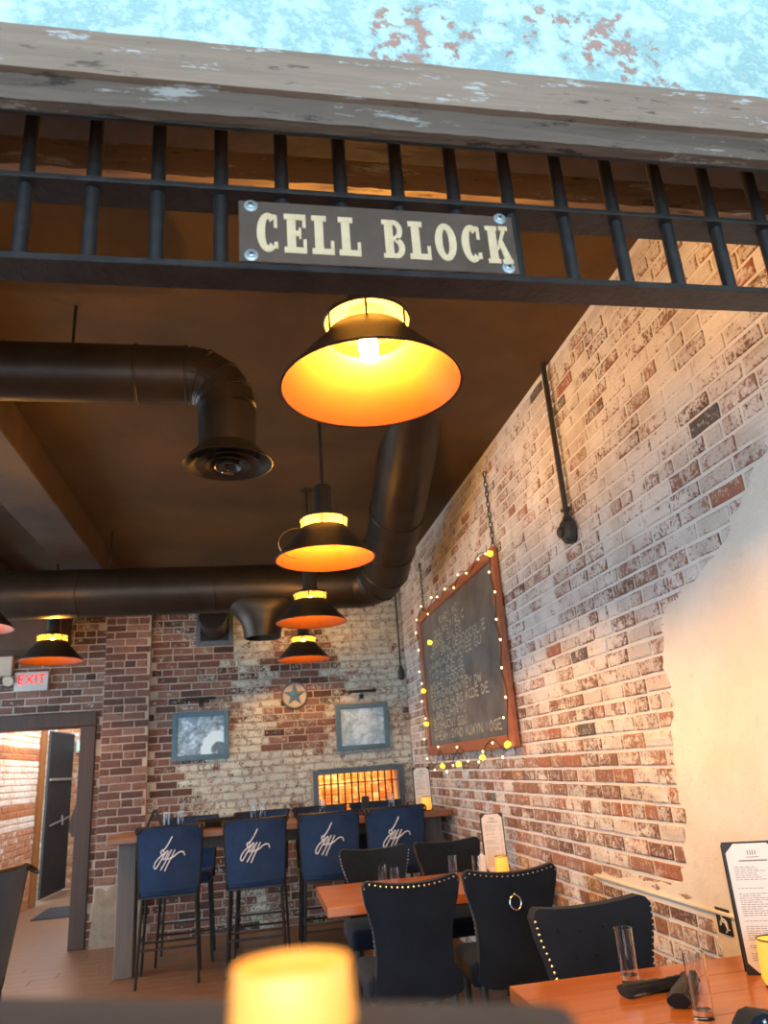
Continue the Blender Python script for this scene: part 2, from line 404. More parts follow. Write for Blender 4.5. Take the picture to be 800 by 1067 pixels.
def brickwork(parent, P0, A, Nn, rect, holes, mat, tone, seed, limit=300, course=.078, length=.226, joint=.014, depth=.009, skip=None, low=None, join_only=False):
    """bricks on the plane through P0 spanned by A and Z, standing proud along Nn"""
    rg = random.Random(seed); P0 = Vector(P0); A = Vector(A); Nn = Vector(Nn); Z = Vector((0, 0, 1))
    a0, a1, z0, z1 = rect; L = []
    row = 0; z = z0
    while z + course * .6 < z1:
        zt = min(z + course, z1)
        a = a0 - (length * .5 if row % 2 else 0) - rg.uniform(0, .03)
        header = (row % 6 == 3)
        while a < a1:
            ln = (length * .52 if header else length) * rg.uniform(.93, 1.06)
            b0, b1 = max(a, a0), min(a + ln, a1); a += ln
            if b1 - b0 < .05: continue
            segs = [(b0, b1)]
            for h in holes:
                if h[2] < (z + zt) / 2 < h[3]:
                    ns = []
                    for s0, s1 in segs:
                        if s1 <= h[0] or s0 >= h[1]: ns.append((s0, s1)); continue
                        if s0 < h[0]: ns.append((s0, h[0]))
                        if s1 > h[1]: ns.append((h[1], s1))
                    segs = ns
            for s0, s1 in segs:
                if s1 - s0 < .04: continue
                ca, cz = (s0 + s1) / 2, (z + zt) / 2
                if skip and skip(ca, cz): continue
                loc = P0 + A * ca + Z * cz
                px = proj(loc); size = 0
                if px and -5 < px[0] < 805 and -5 < px[1] < 1070:
                    size = (s1 - s0) * abs((loc - Vector((0, 0, CAM_H))).normalized().dot(Nn)) / px[2] ** 2
                    if low and low(ca, cz): size *= .001
                L.append((size, loc, s1 - s0 - joint, zt - z - joint * rg.uniform(.75, 1.1), tone(ca, cz, rg)))
        z += course; row += 1
    L.sort(key=lambda t: -t[0])
    rest = ([], [], [])
    for i, (size, loc, w_, h_, tn) in enumerate(L):
        V, F, E_ = brick_geo(w_, h_, depth * rg.uniform(.7, 1.25), rg)
        P = [A * v[0] + Nn * v[1] + Z * v[2] for v in V]
        if i < limit and size > 0 and not join_only:
            me = bpy.data.meshes.new('brick'); me.from_pydata([tuple(p) for p in P], [], F)
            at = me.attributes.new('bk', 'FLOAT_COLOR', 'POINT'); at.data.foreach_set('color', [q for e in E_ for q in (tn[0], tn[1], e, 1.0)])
            me.materials.append(M[mat]); o = bpy.data.objects.new('brick', me); COL.objects.link(o); o.location = loc; o.parent = parent
        else:
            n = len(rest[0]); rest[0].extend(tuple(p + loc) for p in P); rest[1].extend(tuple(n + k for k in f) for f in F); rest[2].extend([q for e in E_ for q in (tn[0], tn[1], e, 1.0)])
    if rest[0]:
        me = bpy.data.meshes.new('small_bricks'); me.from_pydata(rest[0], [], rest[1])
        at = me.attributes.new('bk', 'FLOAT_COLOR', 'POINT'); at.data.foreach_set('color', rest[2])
        me.materials.append(M[mat]); o = bpy.data.objects.new('small_bricks', me); COL.objects.link(o); o.parent = parent; o['kind'] = 'stuff'
def struct(name, bm, mat, label, cat):
    return tag(obj(name, bm, mat), label, cat, None, 'structure')

XR, YB, ZC = 1.77, 8.59, 3.70
XL, YF = -4.6, -3.2
# ------------------------------------------------------------------ floor, ceiling
fl = struct('floor', BR(XL - .2, XR + .3, YF, 14.2, -.12, -.021), 'floor', 'warm brown wooden plank floor under the tables and stools', 'floor')
rg = random.Random(3); y = 2.2
while y < YB:
    x = XL - rg.uniform(0, 1.2)
    while x < XR:
        ln = rg.uniform(1.5, 2.4); x0, x1 = max(x, XL), min(x + ln, XR); x += ln
        if x1 - x0 < .1: continue
        if proj(((x0 + x1) / 2, y, 0)) is None: continue
        obj('plank', B((0, 0, -.011), (x1 - x0 - .003, .157, .022), .002), 'floor', fl, ((x0 + x1) / 2, y + .08, 0))
    y += .16
while y < 13.4:
    x0 = -3.0 - (.4 if int(y * 100) % 2 else 0)
    obj('plank', B((0, 0, -.011), (2.0, .157, .022), .002), 'floor', fl, (-2.0, y + .08, 0)); y += .16
obj('subfloor_boards', BR(XL, XR, YF, 2.19, -.021, 0), 'floor', fl)
ce = struct('ceiling', BR(XL - .2, XR + .3, 1.12, YB + .3, ZC, ZC + .12), 'ceil', 'dark brown painted ceiling above the hanging lamps', 'ceiling')
struct('ceiling_front', BR(XL - .2, XR + .3, YF, .46, ZC, ZC + .12), 'ceil', 'unseen ceiling of the front room, cut short to let daylight in', 'ceiling')  # unseen; the gap it leaves is shaped to set daylight on the teal wall
struct('trim_1', BR(-1.75, -1.38, 1.6, YB, 3.44, ZC, .01), 'beam_c', 'boxed dark beam running along the ceiling at the left', 'beam')
struct('trim_2', BR(-2.75, -2.45, 1.6, YB, 3.44, ZC, .01), 'beam_c', 'second dark ceiling beam at the far left edge', 'beam')
struct('trim_3', BR(-4.6, -1.95, 8.12, YB - .012, 2.86, ZC, .01), 'beam_c', 'black boxed soffit over the doorway by the exit sign', 'soffit')

# ------------------------------------------------------------------ right wall
wr = struct('wall_right', BR(XR, XR + .25, YF, YB + .25, 0, ZC), 'mortar_r', 'long whitewashed brick wall at the right with a plastered end', 'wall')
PL = [(1.0, 3.2), (1.25, 3.02), (1.5, 2.85), (1.75, 2.68), (1.95, 2.56), (2.1, 2.44), (2.3, 2.30), (2.5, 2.17), (2.72, 2.10), (2.95, 2.03), (3.0, 1.85), (2.98, 1.66), (3.05, 1.50), (3.08, 1.38), (3.06, 1.2), (3.11, 1.05), (3.2, .93), (3.45, .905), (3.8, .89), (4.02, .885), (4.05, .86)]
def in_poly(p, poly):
    x, y_ = p; c = False
    for i in range(len(poly)):
        x1, y1 = poly[i]; x2, y2 = poly[i - 1]
        if (y1 > y_) != (y2 > y_) and x < (x2 - x1) * (y_ - y1) / (y2 - y1) + x1: c = not c
    return c
rg = random.Random(11)
edge = []
for (a, b), (c, d) in zip(PL, PL[1:]):
    for k in range(5):
        t = k / 5; edge.append((a + (c - a) * t + rg.uniform(-.022, .022), b + (d - b) * t + rg.uniform(-.016, .016)))
plast = [(-3.1, .62), (-3.1, 3.2)] + edge[2:] + [(3.95, .84), (3.0, .835), (2.95, .70), (2.4, .60)]
inner = [(-3, .64), (-3, 3.15)] + [(a - .05, b - .03) for a, b in PL[:16]] + [(3.05, .96), (2.9, .82), (2.9, .72), (2.4, .63)]
def tone_r(a, z_, r):
    w_ = .74 if z_ > 2.0 else .58 + .16 * max(0, (z_ - 1.3) / .7)
    if z_ < 1.5: w_ = .58
    if a > 4.6 and z_ < 2.6: w_ = min(w_, .66)
    if a < 3.3 and z_ > 1.0: w_ = max(w_, .68)
    w_ += r.uniform(-.16, .14); t = r.random() * .9
    q = r.random()
    if q < .012: w_ = .46; t = .85
    elif q < .02: w_ = .48; t = 1.0
    return (t, min(w_, 1.0), r.random())
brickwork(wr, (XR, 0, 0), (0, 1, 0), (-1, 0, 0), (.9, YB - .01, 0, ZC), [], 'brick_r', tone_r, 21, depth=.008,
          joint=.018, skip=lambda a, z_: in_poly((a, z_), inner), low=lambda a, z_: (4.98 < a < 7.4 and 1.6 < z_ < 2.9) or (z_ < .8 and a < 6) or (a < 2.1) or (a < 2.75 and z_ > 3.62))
obj('plaster_skim', prism(new_bm(), plast, lambda a, b, d: Vector((XR - d, a, b)), -.004, .011), 'plaster', wr)
bl = new_bm(); box(bl, (XR - .008, 3.3, .872), (.028, 1.5, .016), .004); obj('plaster_ledge', bl, 'plaster', wr)

# ------------------------------------------------------------------ back wall with doorway and barred window
DOOR = (-3.3, -1.78, 0, 2.10); WIN = (.69, 1.59, 1.04, 1.44)
bm = new_bm()
for r_ in rects_minus((XL, XR, 0, ZC), [DOOR, WIN]): box(bm, ((r_[0] + r_[1]) / 2, YB + .15, (r_[2] + r_[3]) / 2), (r_[1] - r_[0], .30, r_[3] - r_[2]))
bmesh.ops.remove_doubles(bm, verts=bm.verts, dist=1e-5)
wb = struct('wall_back', bm, 'mortar_b', 'old brick back wall with patches of pale paint', 'wall')
def tone_b(a, z_, r):
    def g(x, s): return math.exp(-(x / s) ** 2)
    w_ = .36 + .34 * g(a - .05, .38) * (1 if z_ > 1.2 else .6) + .45 * g(a - 1.35, .5) * (1 if z_ > 2.1 else .6) + .40 * g(z_ - 1.45, .3) * (1 if a > -.7 else .25)
    if a < -.7: w_ = min(w_, .42)
    if a < -1.5: w_ = .30
    if z_ > 2.9: w_ += .1
    if .2 < a < .85 and 1.7 < z_ < 2.9: w_ = .40
    return (r.random() * .95, max(0, min(.70, w_ + r.uniform(-.14, .12))), r.random())
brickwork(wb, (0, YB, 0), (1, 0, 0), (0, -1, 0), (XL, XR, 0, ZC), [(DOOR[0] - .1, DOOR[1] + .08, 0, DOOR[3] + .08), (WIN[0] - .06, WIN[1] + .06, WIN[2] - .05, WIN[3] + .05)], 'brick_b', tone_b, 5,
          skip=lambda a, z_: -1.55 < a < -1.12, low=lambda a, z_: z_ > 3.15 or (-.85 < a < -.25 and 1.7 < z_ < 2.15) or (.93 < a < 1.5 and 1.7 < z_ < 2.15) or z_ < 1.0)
wp = struct('wall_pier', BR(-1.57, -1.10, YB - .07, YB + .02, 0, ZC), 'mortar_p', 'red brick pier with pale joints beside the doorway', 'pier')
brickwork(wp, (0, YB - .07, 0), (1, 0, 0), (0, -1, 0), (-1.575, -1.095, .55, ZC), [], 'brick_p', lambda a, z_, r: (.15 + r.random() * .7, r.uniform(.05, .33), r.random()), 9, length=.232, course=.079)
rg = random.Random(2)
pp = [(-1.60 + rg.uniform(-.01, .01), 0), (-1.09, 0), (-1.09, .56)] + [(-1.1 - .05 * k, .50 + rg.uniform(-.05, .08)) for k in range(1, 10)]
M['stucco'] = pm('worn_stucco', (.34, .27, .20), (.24, .18, .13), 8, .9, 0, .5, 30, None, .35, .65, 0, 'World')
obj('stucco_base', prism(new_bm(), pp, lambda a, b, d: Vector((a, YB - .07 - d, b)), -.003, .012), 'stucco', wp)
# doorway frame
df = tag(bpy.data.objects.new('door_1', None), 'dark brown wooden doorway frame leading to the corridor', 'door frame', None, 'structure'); COL.objects.link(df)
obj('jamb', BR(-1.79, -1.635, YB - .05, YB + .32, 0, 2.10, .006), 'doorframe', df)
obj('jamb', BR(-3.45, -3.29, YB - .05, YB + .32, 0, 2.10, .006), 'doorframe', df)
obj('lintel', BR(-3.45, -1.635, YB - .052, YB + .32, 2.10, 2.245, .006), 'doorframe', df)
bm = new_bm(); prism(bm, [(-1.79, 1.34), (-1.79, 1.02), (-1.81, 1.02), (-1.845, 1.08), (-1.845, 1.16), (-1.80, 1.30)], lambda a, b, d: Vector((a, YB - .04 + d, b)), 0, .10)
obj('latch_block', bm, 'doorframe', df)
# barred window and its lit niche
wn = tag(bpy.data.objects.new('window_1', None), 'low barred window with warm lit brick behind it', 'window', None, 'structure'); COL.objects.link(wn)
bm = new_bm()
box(bm, (1.14, YB + .67, 1.24), (1.2, .04, .8)); box(bm, (1.14, YB + .48, 1.60), (1.2, .36, .04)); box(bm, (1.14, YB + .48, .86), (1.2, .36, .04))
for sx in (.56, 1.72): box(bm, (sx, YB + .48, 1.23), (.04, .36, .7))
obj('niche', bm, 'mortar_c', wn)
brickwork(wn, (0, YB + .65, 0), (1, 0, 0), (0, -1, 0), (.58, 1.70, .88, 1.58), [], 'brick_c', lambda a, z_, r: (r.random(), r.uniform(.3, .75), r.random()), 31, limit=60)
for (x0, x1, z0, z1) in ((WIN[0] - .05, WIN[0] + .01, WIN[2] - .04, WIN[3] + .04), (WIN[1] - .01, WIN[1] + .05, WIN[2] - .04, WIN[3] + .04), (WIN[0] + .01, WIN[1] - .01, WIN[3] - .01, WIN[3] + .05), (WIN[0] + .01, WIN[1] - .01, WIN[2] - .05, WIN[2] + .01)):
    obj('frame_rail', BR(x0, x1, YB - .035, YB + .06, z0, z1, .004), 'ventframe', wn)
for k in range(11):
    xx = WIN[0] + (WIN[1] - WIN[0]) * (k + 1) / 12
    obj('bar', tube(new_bm(), [(xx, YB + .02, WIN[2]), (xx, YB + .02, WIN[3])], .0095, 6), 'steel', wn)
for zz in (1.12, 1.33): obj('cross_bar', BR(WIN[0], WIN[1], YB + .010, YB + .018, zz - .006, zz + .006), 'steel', wn)
nl = bpy.data.lights.new('niche_lamp', 'AREA'); nl.energy = 13; nl.color = (1, .50, .13); nl.size = .8; nl.shape = 'RECTANGLE'; nl.size_y = .05
o = bpy.data.objects.new('niche_lamp', nl); COL.objects.link(o); o.location = (1.14, YB + .36, 1.56); o.rotation_euler = (math.radians(30), 0, 0)

# ------------------------------------------------------------------ left wall (out of view) with an opening added for daylight, corridor
bm = new_bm()
for r_ in rects_minus((YF, YB, 0, ZC), [(4.4, 8.5, .3, 3.6)]): box(bm, (XL - .1, (r_[0] + r_[1]) / 2, (r_[2] + r_[3]) / 2), (.2, r_[1] - r_[0], r_[3] - r_[2]))
struct('wall_left', bm, 'mortar_p', 'unseen brick wall at the far left with an opening added for daylight', 'wall')
wc = struct('wall_corridor', BR(-3.25, -3.0, YB + .3, 11.75, 0, 3.0), 'mortar_c', 'white and orange painted brick corridor wall beyond the doorway', 'wall')
def tone_c(a, z_, r):
    band = any(abs(z_ - q) < .08 for q in (1.28, 1.93)) ; w_ = .95 if z_ > 1.05 else .55 - .2 * (1.05 - z_)
    if band: w_ = .25
    return (r.random(), max(0, min(1, w_ + r.uniform(-.1, .1))), r.random())
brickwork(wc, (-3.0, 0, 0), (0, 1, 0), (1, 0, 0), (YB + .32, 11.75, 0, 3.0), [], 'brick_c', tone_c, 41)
we = struct('wall_corridor_end', BR(-3.6, -1.0, 13.45, 13.7, 0, 3.0), 'mortar_c', 'brick end wall of the corridor behind the black door', 'wall')
brickwork(we, (0, 13.45, 0), (1, 0, 0), (0, -1, 0), (-3.6, -1.0, 0, 3.0), [], 'brick_c', lambda a, z_, r: (r.random(), r.uniform(.2, .6), r.random()), 43)
struct('wall_corridor_right', BR(-1.2, -1.0, YB + .3, 13.45, 0, 3.0), 'mortar_c', 'right wall of the corridor beyond the doorway', 'wall')
struct('trim_4', B((-3.02, 11.87, 1.5), (.14, .2, 3.0), .01), 'orange_post', 'orange stained timber post at the end of the corridor wall', 'post')
cd = thing('corridor_door', 'black ribbed metal door standing open in the corridor', 'door', (-3.0, 12.3, 0), math.radians(85.5))
obj('leaf', B((.56, 0, 1.17), (1.12, .04, 2.3), .004), 'black', cd)
for k in range(14): obj('rib', B((.06 + k * .077, -.024, 1.17), (.022, .012, 2.26), .003), 'black', cd)
obj('cross_rail', B((.56, -.04, 1.62), (1.1, .02, .035), .004), 'greymetal', cd)
obj('push_bar', tube(new_bm(), [(.1, -.05, .98), (1.02, -.05, 1.06)], .014, 8), 'greymetal', cd)
obj('handle', tube(new_bm(), [(.60, -.06, 1.10), (.60, -.075, .96)], .014, 8), 'greymetal', cd)
gs = thing('green_exit_sign', 'small pale green lit sign high on the corridor end wall', 'sign', (-2.755, 13.415, 2.12), 0)
obj('case', B((0, 0, 0), (.22, .05, .20), .008), 'exitwhite', gs); obj('lit_panel', B((0, -.028, 0), (.15, .006, .13)), 'green', gs)
mt_ = tag(obj('floor_mat', B((0, 0, .006), (1.05, .9, .012), .004), 'rug', None, (-2.15, 11.08, 0)), 'charcoal floor mat on the corridor floor by the black door', 'mat')
pl = bpy.data.lights.new('corridor_warm_fill', 'POINT'); pl.energy = 55; pl.color = (1, .42, .10); pl.shadow_soft_size = .08  # added warm light for the corridor, no fixture there
o = bpy.data.objects.new('corridor_warm_fill', pl); COL.objects.link(o); o.location = (-2.45, 10.7, 2.5)

# ------------------------------------------------------------------ opening with beam and jail bars
WZ0 = 2.825
wf = struct('wall_front', BR(XL, XR, 1.10, 1.16, WZ0, ZC), 'mortar_r', 'peeling pale teal painted wall above the weathered beam', 'wall')
bm = new_bm(); nx, nz = 150, 24
gv = [[bm.verts.new((-3.0 + 4.77 * i / nx, 1.088 + .004 * math.sin(i * 1.7 + j) * random.uniform(.2, 1), WZ0 + .85 * j / nz)) for j in range(nz + 1)] for i in range(nx + 1)]
for i in range(nx):
    for j in range(nz): bm.faces.new((gv[i][j], gv[i + 1][j], gv[i + 1][j + 1], gv[i][j + 1]))
obj('paint_skin', bm, 'peel', wf, (0, 0, 0), 0, True)
def rough_beam(x0, x1, y0, y1, z0, z1, nxx=170, amp=.004, seed=1):
    rg_ = random.Random(seed); bm_ = new_bm(); rings = []
    prof = []
    for (a0, b0), (a1, b1), k in (((y0, z0), (y0, z1), 5), ((y0, z1), (y1, z1), 1), ((y1, z1), (y1, z0), 1), ((y1, z0), (y0, z0), 5)):
        for t in range(k): prof.append((a0 + (a1 - a0) * t / k, b0 + (b1 - b0) * t / k))
    for i in range(nxx + 1):
        rings.append([bm_.verts.new((x0 + (x1 - x0) * i / nxx, p[0] + rg_.uniform(-amp, amp), p[1] + rg_.uniform(-amp, amp))) for p in prof])
    n = len(prof)
    for A_, B_ in zip(rings, rings[1:]):
        for k in range(n): bm_.faces.new((A_[k], A_[(k + 1) % n], B_[(k + 1) % n], B_[k]))
    bm_.faces.new(rings[0]); bm_.faces.new(rings[-1])
    return bm_
bt = tag(bpy.data.objects.new('trim_5', None), 'weathered grey timber beam under the teal wall', 'beam', None, 'structure'); COL.objects.link(bt)
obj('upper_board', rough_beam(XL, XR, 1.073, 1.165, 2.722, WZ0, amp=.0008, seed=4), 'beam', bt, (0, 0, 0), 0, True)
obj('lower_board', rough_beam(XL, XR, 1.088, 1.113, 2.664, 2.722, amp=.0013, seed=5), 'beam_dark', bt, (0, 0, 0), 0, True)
obj('soffit_board', BR(XL, XR, 1.165, 1.31, 2.80, 2.86), 'beam_c', bt)
obj('back_board', rough_beam(XL, XR, 1.46, 1.52, 2.865, 2.95, amp=.002, seed=6), 'beam', bt, (0, 0, 0), 0, True)
obj('recess_board', BR(XL, XR, 1.16, 1.56, 2.95, ZC), 'beam_c', bt)
tr = thing('jail_bar_transom', 'black steel jail bar transom spanning the opening under the beam', 'transom', (0, 1.25, 2.43))
obj('angle_rail', BR(XL, XR, -.137, -.125, .234, .262, .002), 'steel', tr)
obj('middle_rail', BR(XL, XR, -.03, .045, .184, .196, .002), 'steel', tr)
obj('bottom_rail', BR(XL, XR, -.03, .045, -.004, .010, .002), 'steel', tr)
bar0 = None
for k in range(-12, 18):
    xx = -.424 + .1242 * k
    if bar0 is None: bar0 = obj('bar', tube(new_bm(), [(0, 0, .006), (0, 0, .38)], .0148, 12), 'steel', tr, (xx, 0, 0), 0, True)
    else:
        o = bar0.copy(); COL.objects.link(o); o.parent = tr; o.location = (xx, 0, 0)
# sign plate
sg = thing('cell_block_sign', 'dark metal plate lettered CELL BLOCK screwed to the jail bars', 'sign', (.27, 1.218, 2.44))
obj('plate', B((0, 0, .072), (.572, .006, .145), .002), 'plate', sg)
def ring_poly(cx, cz, rx, rz, tx, tz, a0, a1, n=18):
    out = [(cx + rx * math.cos(math.radians(a0 + (a1 - a0) * k / n)), cz + rz * math.sin(math.radians(a0 + (a1 - a0) * k / n))) for k in range(n + 1)]
    inn = [(cx + (rx - tx) * math.cos(math.radians(a0 + (a1 - a0) * k / n)), cz + (rz - tz) * math.sin(math.radians(a0 + (a1 - a0) * k / n))) for k in range(n, -1, -1)]
    return out, inn
def ring_strip(bm_, out, inn, fn, d0, d1):
    inn = list(reversed(inn))
    for k in range(len(out) - 1): prism(bm_, [out[k], out[k + 1], inn[k + 1], inn[k]], fn, d0, d1)
def letter(ch):
    P = []; st = .36
    def R(x0, x1, z0, z1): P.append([(x0, z0), (x1, z0), (x1, z1), (x0, z1)])
    rings = []
    if ch in 'LE':
        R(.12, .12 + st, 0, 1); R(0, .62, .86, 1) if ch == 'L' else R(0, .9, .86, 1)
        R(0, .92, 0, .15); R(.78, .92, .15, .36)
        if ch == 'E': R(.76, .90, .66, .86); R(.48, .66, .44, .57); R(.60, .70, .36, .65)
    if ch in 'CO':
        a0, a1 = (50, 310) if ch == 'C' else (0, 360)
        rings.append((.48, .5, .46, .5, .34 if ch == 'C' else .32, .16, a0, a1))
        if ch == 'C': R(.72, .86, .62, .94); R(.72, .88, .10, .26); R(.60, .80, .86, .96)
    if ch == 'B':
        R(.1, .1 + st, 0, 1); R(0, .55, .88, 1); R(0, .55, 0, .12); R(.4, .6, .45, .56)
        rings.append((.52, .73, .36, .27, .24, .13, -90, 90)); rings.append((.54, .275, .40, .275, .26, .13, -90, 90))
    if ch == 'K':
        R(.1, .1 + st, 0, 1); R(0, .52, .88, 1); R(0, .54, 0, .12)
        P.append([(.42, .36), (.70, .88), (.88, .88), (.52, .36)]); P.append([(.50, .60), (.72, .12), (1.02, .12), (.70, .64)])
        R(.60, .98, .88, 1); R(.62, 1.06, 0, .12)
    return P, rings
lz = .015; lh = .094; lw = .060
xs = []; x = -.252
for ch in 'CELL BLOCK':
    if ch == ' ': x += .036; continue
    bm = new_bm(); P, rings = letter(ch)
    wd = .048 if ch not in 'OK' else .050
    fn = lambda a, b, d: Vector((a * wd, d, b * lh))
    for kk, p in enumerate(P): prism(bm, p, fn, -.0032, -.0050 - kk * .00018)
    for rr in rings:
        o_, i_ = ring_poly(*rr); ring_strip(bm, o_, i_, fn, -.0031, -.0048)
    obj('letter', bm, 'letters', sg, (x, 0, lz + .006)); x += wd * (1.14 if ch != 'L' else 1.12) 
for sx, sz in ((-.262, .130), (-.262, .012), (.258, .136), (.262, .012)):
    bm = lathe(new_bm(), [(0, .007), (.004, .007), (.0065, .005), (.008, .003), (.0135, .002), (.0135, 0), (0, 0)], 14)
    bmesh.ops.rotate(bm, verts=bm.verts, cent=(0, 0, 0), matrix=Matrix.Rotation(math.radians(90), 3, 'X'))
    s_ = obj('screw', bm, 'screw', sg, (sx, -.003, sz), 0, True)
    bm = new_bm(); box(bm, (0, -.0072, 0), (.010, .0012, .0022), 0, Matrix.Rotation(.6, 3, 'Y')); box(bm, (0, -.0072, 0), (.0022, .0012, .010), 0, Matrix.Rotation(.6, 3, 'Y'))
    obj('slot', bm, 'cond', s_)

# ------------------------------------------------------------------ pendant lamps
def make_lamp(label, drop):
    t = thing('pendant_lamp', label, 'lamp', (0, 0, 0), 0, 'black cone pendant lamps')
    obj('shade', lathe(new_bm(), [(.122, .170), (.135, .152), (.272, .004), (.278, 0), (.278, .006), (.272, .012), (.140, .160), (.130, .178), (.122, .178)], 48, close=True), 'shade_out', t, (0, 0, 0), 0, True)
    obj('shade_lining', lathe(new_bm(), [(.1195, .168), (.132, .149), (.27, .0025)], 48), 'shade_in', t, (0, 0, 0), 0, True)
    g = obj('glass_ring', lathe(new_bm(), [(.126, .179), (.127, .228)], 36), 'ring', t, (0, 0, 0), 0, True)
    for k in range(6):
        a = math.radians(60 * k + 20); obj('ring_clip', B((.131 * math.cos(a), .131 * math.sin(a), .204), (.006, .006, .056)), 'shade_out', g)
    obj('cap', lathe(new_bm(), [(.133, .226), (.137, .230), (.137, .236), (.128, .244), (.062, .262), (.058, .28), (.056, .40), (.048, .43), (.02, .445), (0, .445)], 36), 'shade_out', t, (0, 0, 0), 0, True)
    obj('stem', tube(new_bm(), [(0, 0, .44), (0, 0, drop)], .011, 8), 'shade_out', t, (0, 0, 0), 0, True)
    obj('canopy', lathe(new_bm(), [(0, drop), (.065, drop), (.065, drop - .012), (.03, drop - .035), (.011, drop - .04)], 20), 'shade_out', t, (0, 0, 0), 0, True)
    obj('socket', lathe(new_bm(), [(0, .25), (.022, .25), (.022, .209), (0, .209)], 14), 'brass', t, (0, 0, 0), 0, True)
    obj('bulb', lathe(new_bm(), [(0, .212), (.014, .21), (.018, .195), (.027, .165), (.030, .135), (.027, .110), (.017, .096), (0, .092)], 14), 'bulb', t, (0, 0, 0), 0, True)
    return t
LZ = 2.575
lamp = make_lamp('largest black cone pendant lamp, hanging nearest under the jail bars', ZC - LZ); lamp.location = (.365, 1.96, LZ)
dup(lamp, (.405, 3.92, LZ + .008), 0, 'second black cone pendant lamp with a thin wire loop at its side')
dup(lamp, (.462, 5.78, LZ + .012), 0, 'third black cone pendant lamp back, in front of the big duct')
dup(lamp, (.535, 7.85, LZ + .015), 0, 'smallest, farthest black cone pendant lamp above the star medallion')
dup(lamp, (-1.80, 7.2, LZ + .015), 0, 'black cone pendant lamp in front of the exit sign')
dup(lamp, (-1.93, 5.55, LZ + .015), 0, 'black cone pendant lamp cut off by the left edge of the picture')
for o in list(bpy.data.objects):
    if o.name.startswith('bulb') and o.parent and (o.parent.location.y > 5):
        me_ = o.data.copy(); me_.materials.clear(); me_.materials.append(M['bulb_dim']); o.data = me_
l2 = [o for o in bpy.data.objects if o.name.startswith('pendant_lamp') and 'second' in o.get('label', '')][0]
obj('wire_loop', tube(new_bm(), [(-.145 - .11 * math.sin(math.radians(a)) , -.03, .06 + .085 * math.cos(math.radians(a)) + .03) for a in range(0, 181, 15)], .0035, 6), 'brass', l2)

# ------------------------------------------------------------------ ducts
da = thing('air_duct', 'round dark duct bending down to a ceiling diffuser at the left', 'duct', (-.10, 3.25, 0))
R_ = .138; zc_ = 3.335; bend = .19
obj('pipe', tube(new_bm(), [(-4.5, 0, zc_), (-bend, 0, zc_)], R_, 32), 'duct', da, (0, 0, 0), 0, True)
pts = [(-bend + bend * math.sin(math.radians(a)), 0, zc_ - bend + bend * math.cos(math.radians(a))) for a in (0, 22, 45, 68, 90)]
for p, q in zip(pts, pts[1:]):
    d_ = (Vector(q) - Vector(p)) * .02
    obj('elbow_gore', tube(new_bm(), [Vector(p) - d_, Vector(q) + d_], R_, 32), 'duct', da)
for k, (p, t) in enumerate(zip(pts[:4], (0, 22, 45, 68))):
    bm = new_bm(); tube(bm, [(R_ * 1.012 * math.cos(math.radians(a)), R_ * 1.012 * math.sin(math.radians(a)), 0) for a in range(0, 360, 12)], .005, 6, True)
    bmesh.ops.rotate(bm, verts=bm.verts, cent=(0, 0, 0), matrix=Matrix.Rotation(math.radians(90 + t), 3, 'Y')); obj('seam', bm, 'duct', da, p, 0, True)
for xx in (-.42, -1.05, -1.9):
    bm = new_bm(); tube(bm, [(xx, R_ * 1.012 * math.cos(math.radians(a)), zc_ + R_ * 1.012 * math.sin(math.radians(a))) for a in range(0, 360, 12)], .006, 6, True); obj('seam', bm, 'duct', da, (0, 0, 0), 0, True)
obj('drop_pipe', tube(new_bm(), [(0, 0, zc_ - bend), (0, 0, 2.93)], R_, 32), 'duct', da, (0, 0, 0), 0, True)
df_ = obj('diffuser', lathe(new_bm(), [(.138, 2.95), (.145, 2.935), (.205, 2.875), (.21, 2.868), (.205, 2.866), (.15, 2.905), (.14, 2.92)], 40, close=True), 'duct', da, (0, 0, 0), 0, True)
for r0, z0 in ((.145, 2.868), (.100, 2.858), (.060, 2.850)):
    obj('diffuser_cone', lathe(new_bm(), [(r0 * .62, z0 + .035), (r0, z0), (r0 + .006, z0 - .001), (r0 * .62 + .004, z0 + .04)], 32, close=True), 'duct', df_, (0, 0, 0), 0, True)
bm = new_bm(); box(bm, (0, 0, 2.828), (.062, .016, .016), .004, Matrix.Rotation(.5, 3, 'Z')); box(bm, (0, 0, 2.86), (.016, .016, .06), .004); obj('adjusting_knob', bm, 'chrome', df_)
obj('hanger', tube(new_bm(), [(-.72, 0, zc_ + R_), (-.72, 0, ZC)], .008, 6), 'duct', da)

db = thing('trunk_duct', 'largest dark round duct crossing in front of the back wall and rising to the ceiling', 'duct', (0, 6.8, 0))
R2 = .215; z2 = 3.12
obj('pipe', tube(new_bm(), [(-4.5, 0, z2), (1.0, 0, z2)], R2, 40), 'duct', db, (0, 0, 0), 0, True)
path = [Vector(p) for p in ((.98, 0, z2), (1.10, -.05, z2 + .01), (1.18, -.16, z2 + .03), (1.21, -.34, z2 + .08), (1.20, -.7, z2 + .18), (1.185, -1.2, z2 + .33), (1.13, -2.6, z2 + .85))]
for i in range(len(path) - 1):
    obj('elbow_gore' if i < 4 else 'riser', tube(new_bm(), [path[i] - (path[i + 1] - path[i]) * .03, path[i + 1]], R2 * 1.03, 36), 'duct', db, (0, 0, 0), 0, True)
    d_ = (path[i + 1] - path[i]).normalized(); q = d_.to_track_quat('Z', 'Y').to_matrix()
    bm = new_bm(); tube(bm, [path[i + 1] + q @ Vector((R2 * 1.04 * math.cos(math.radians(a)), R2 * 1.04 * math.sin(math.radians(a)), 0)) for a in range(0, 360, 12)], .007, 6, True); obj('seam', bm, 'duct', db, (0, 0, 0), 0, True)
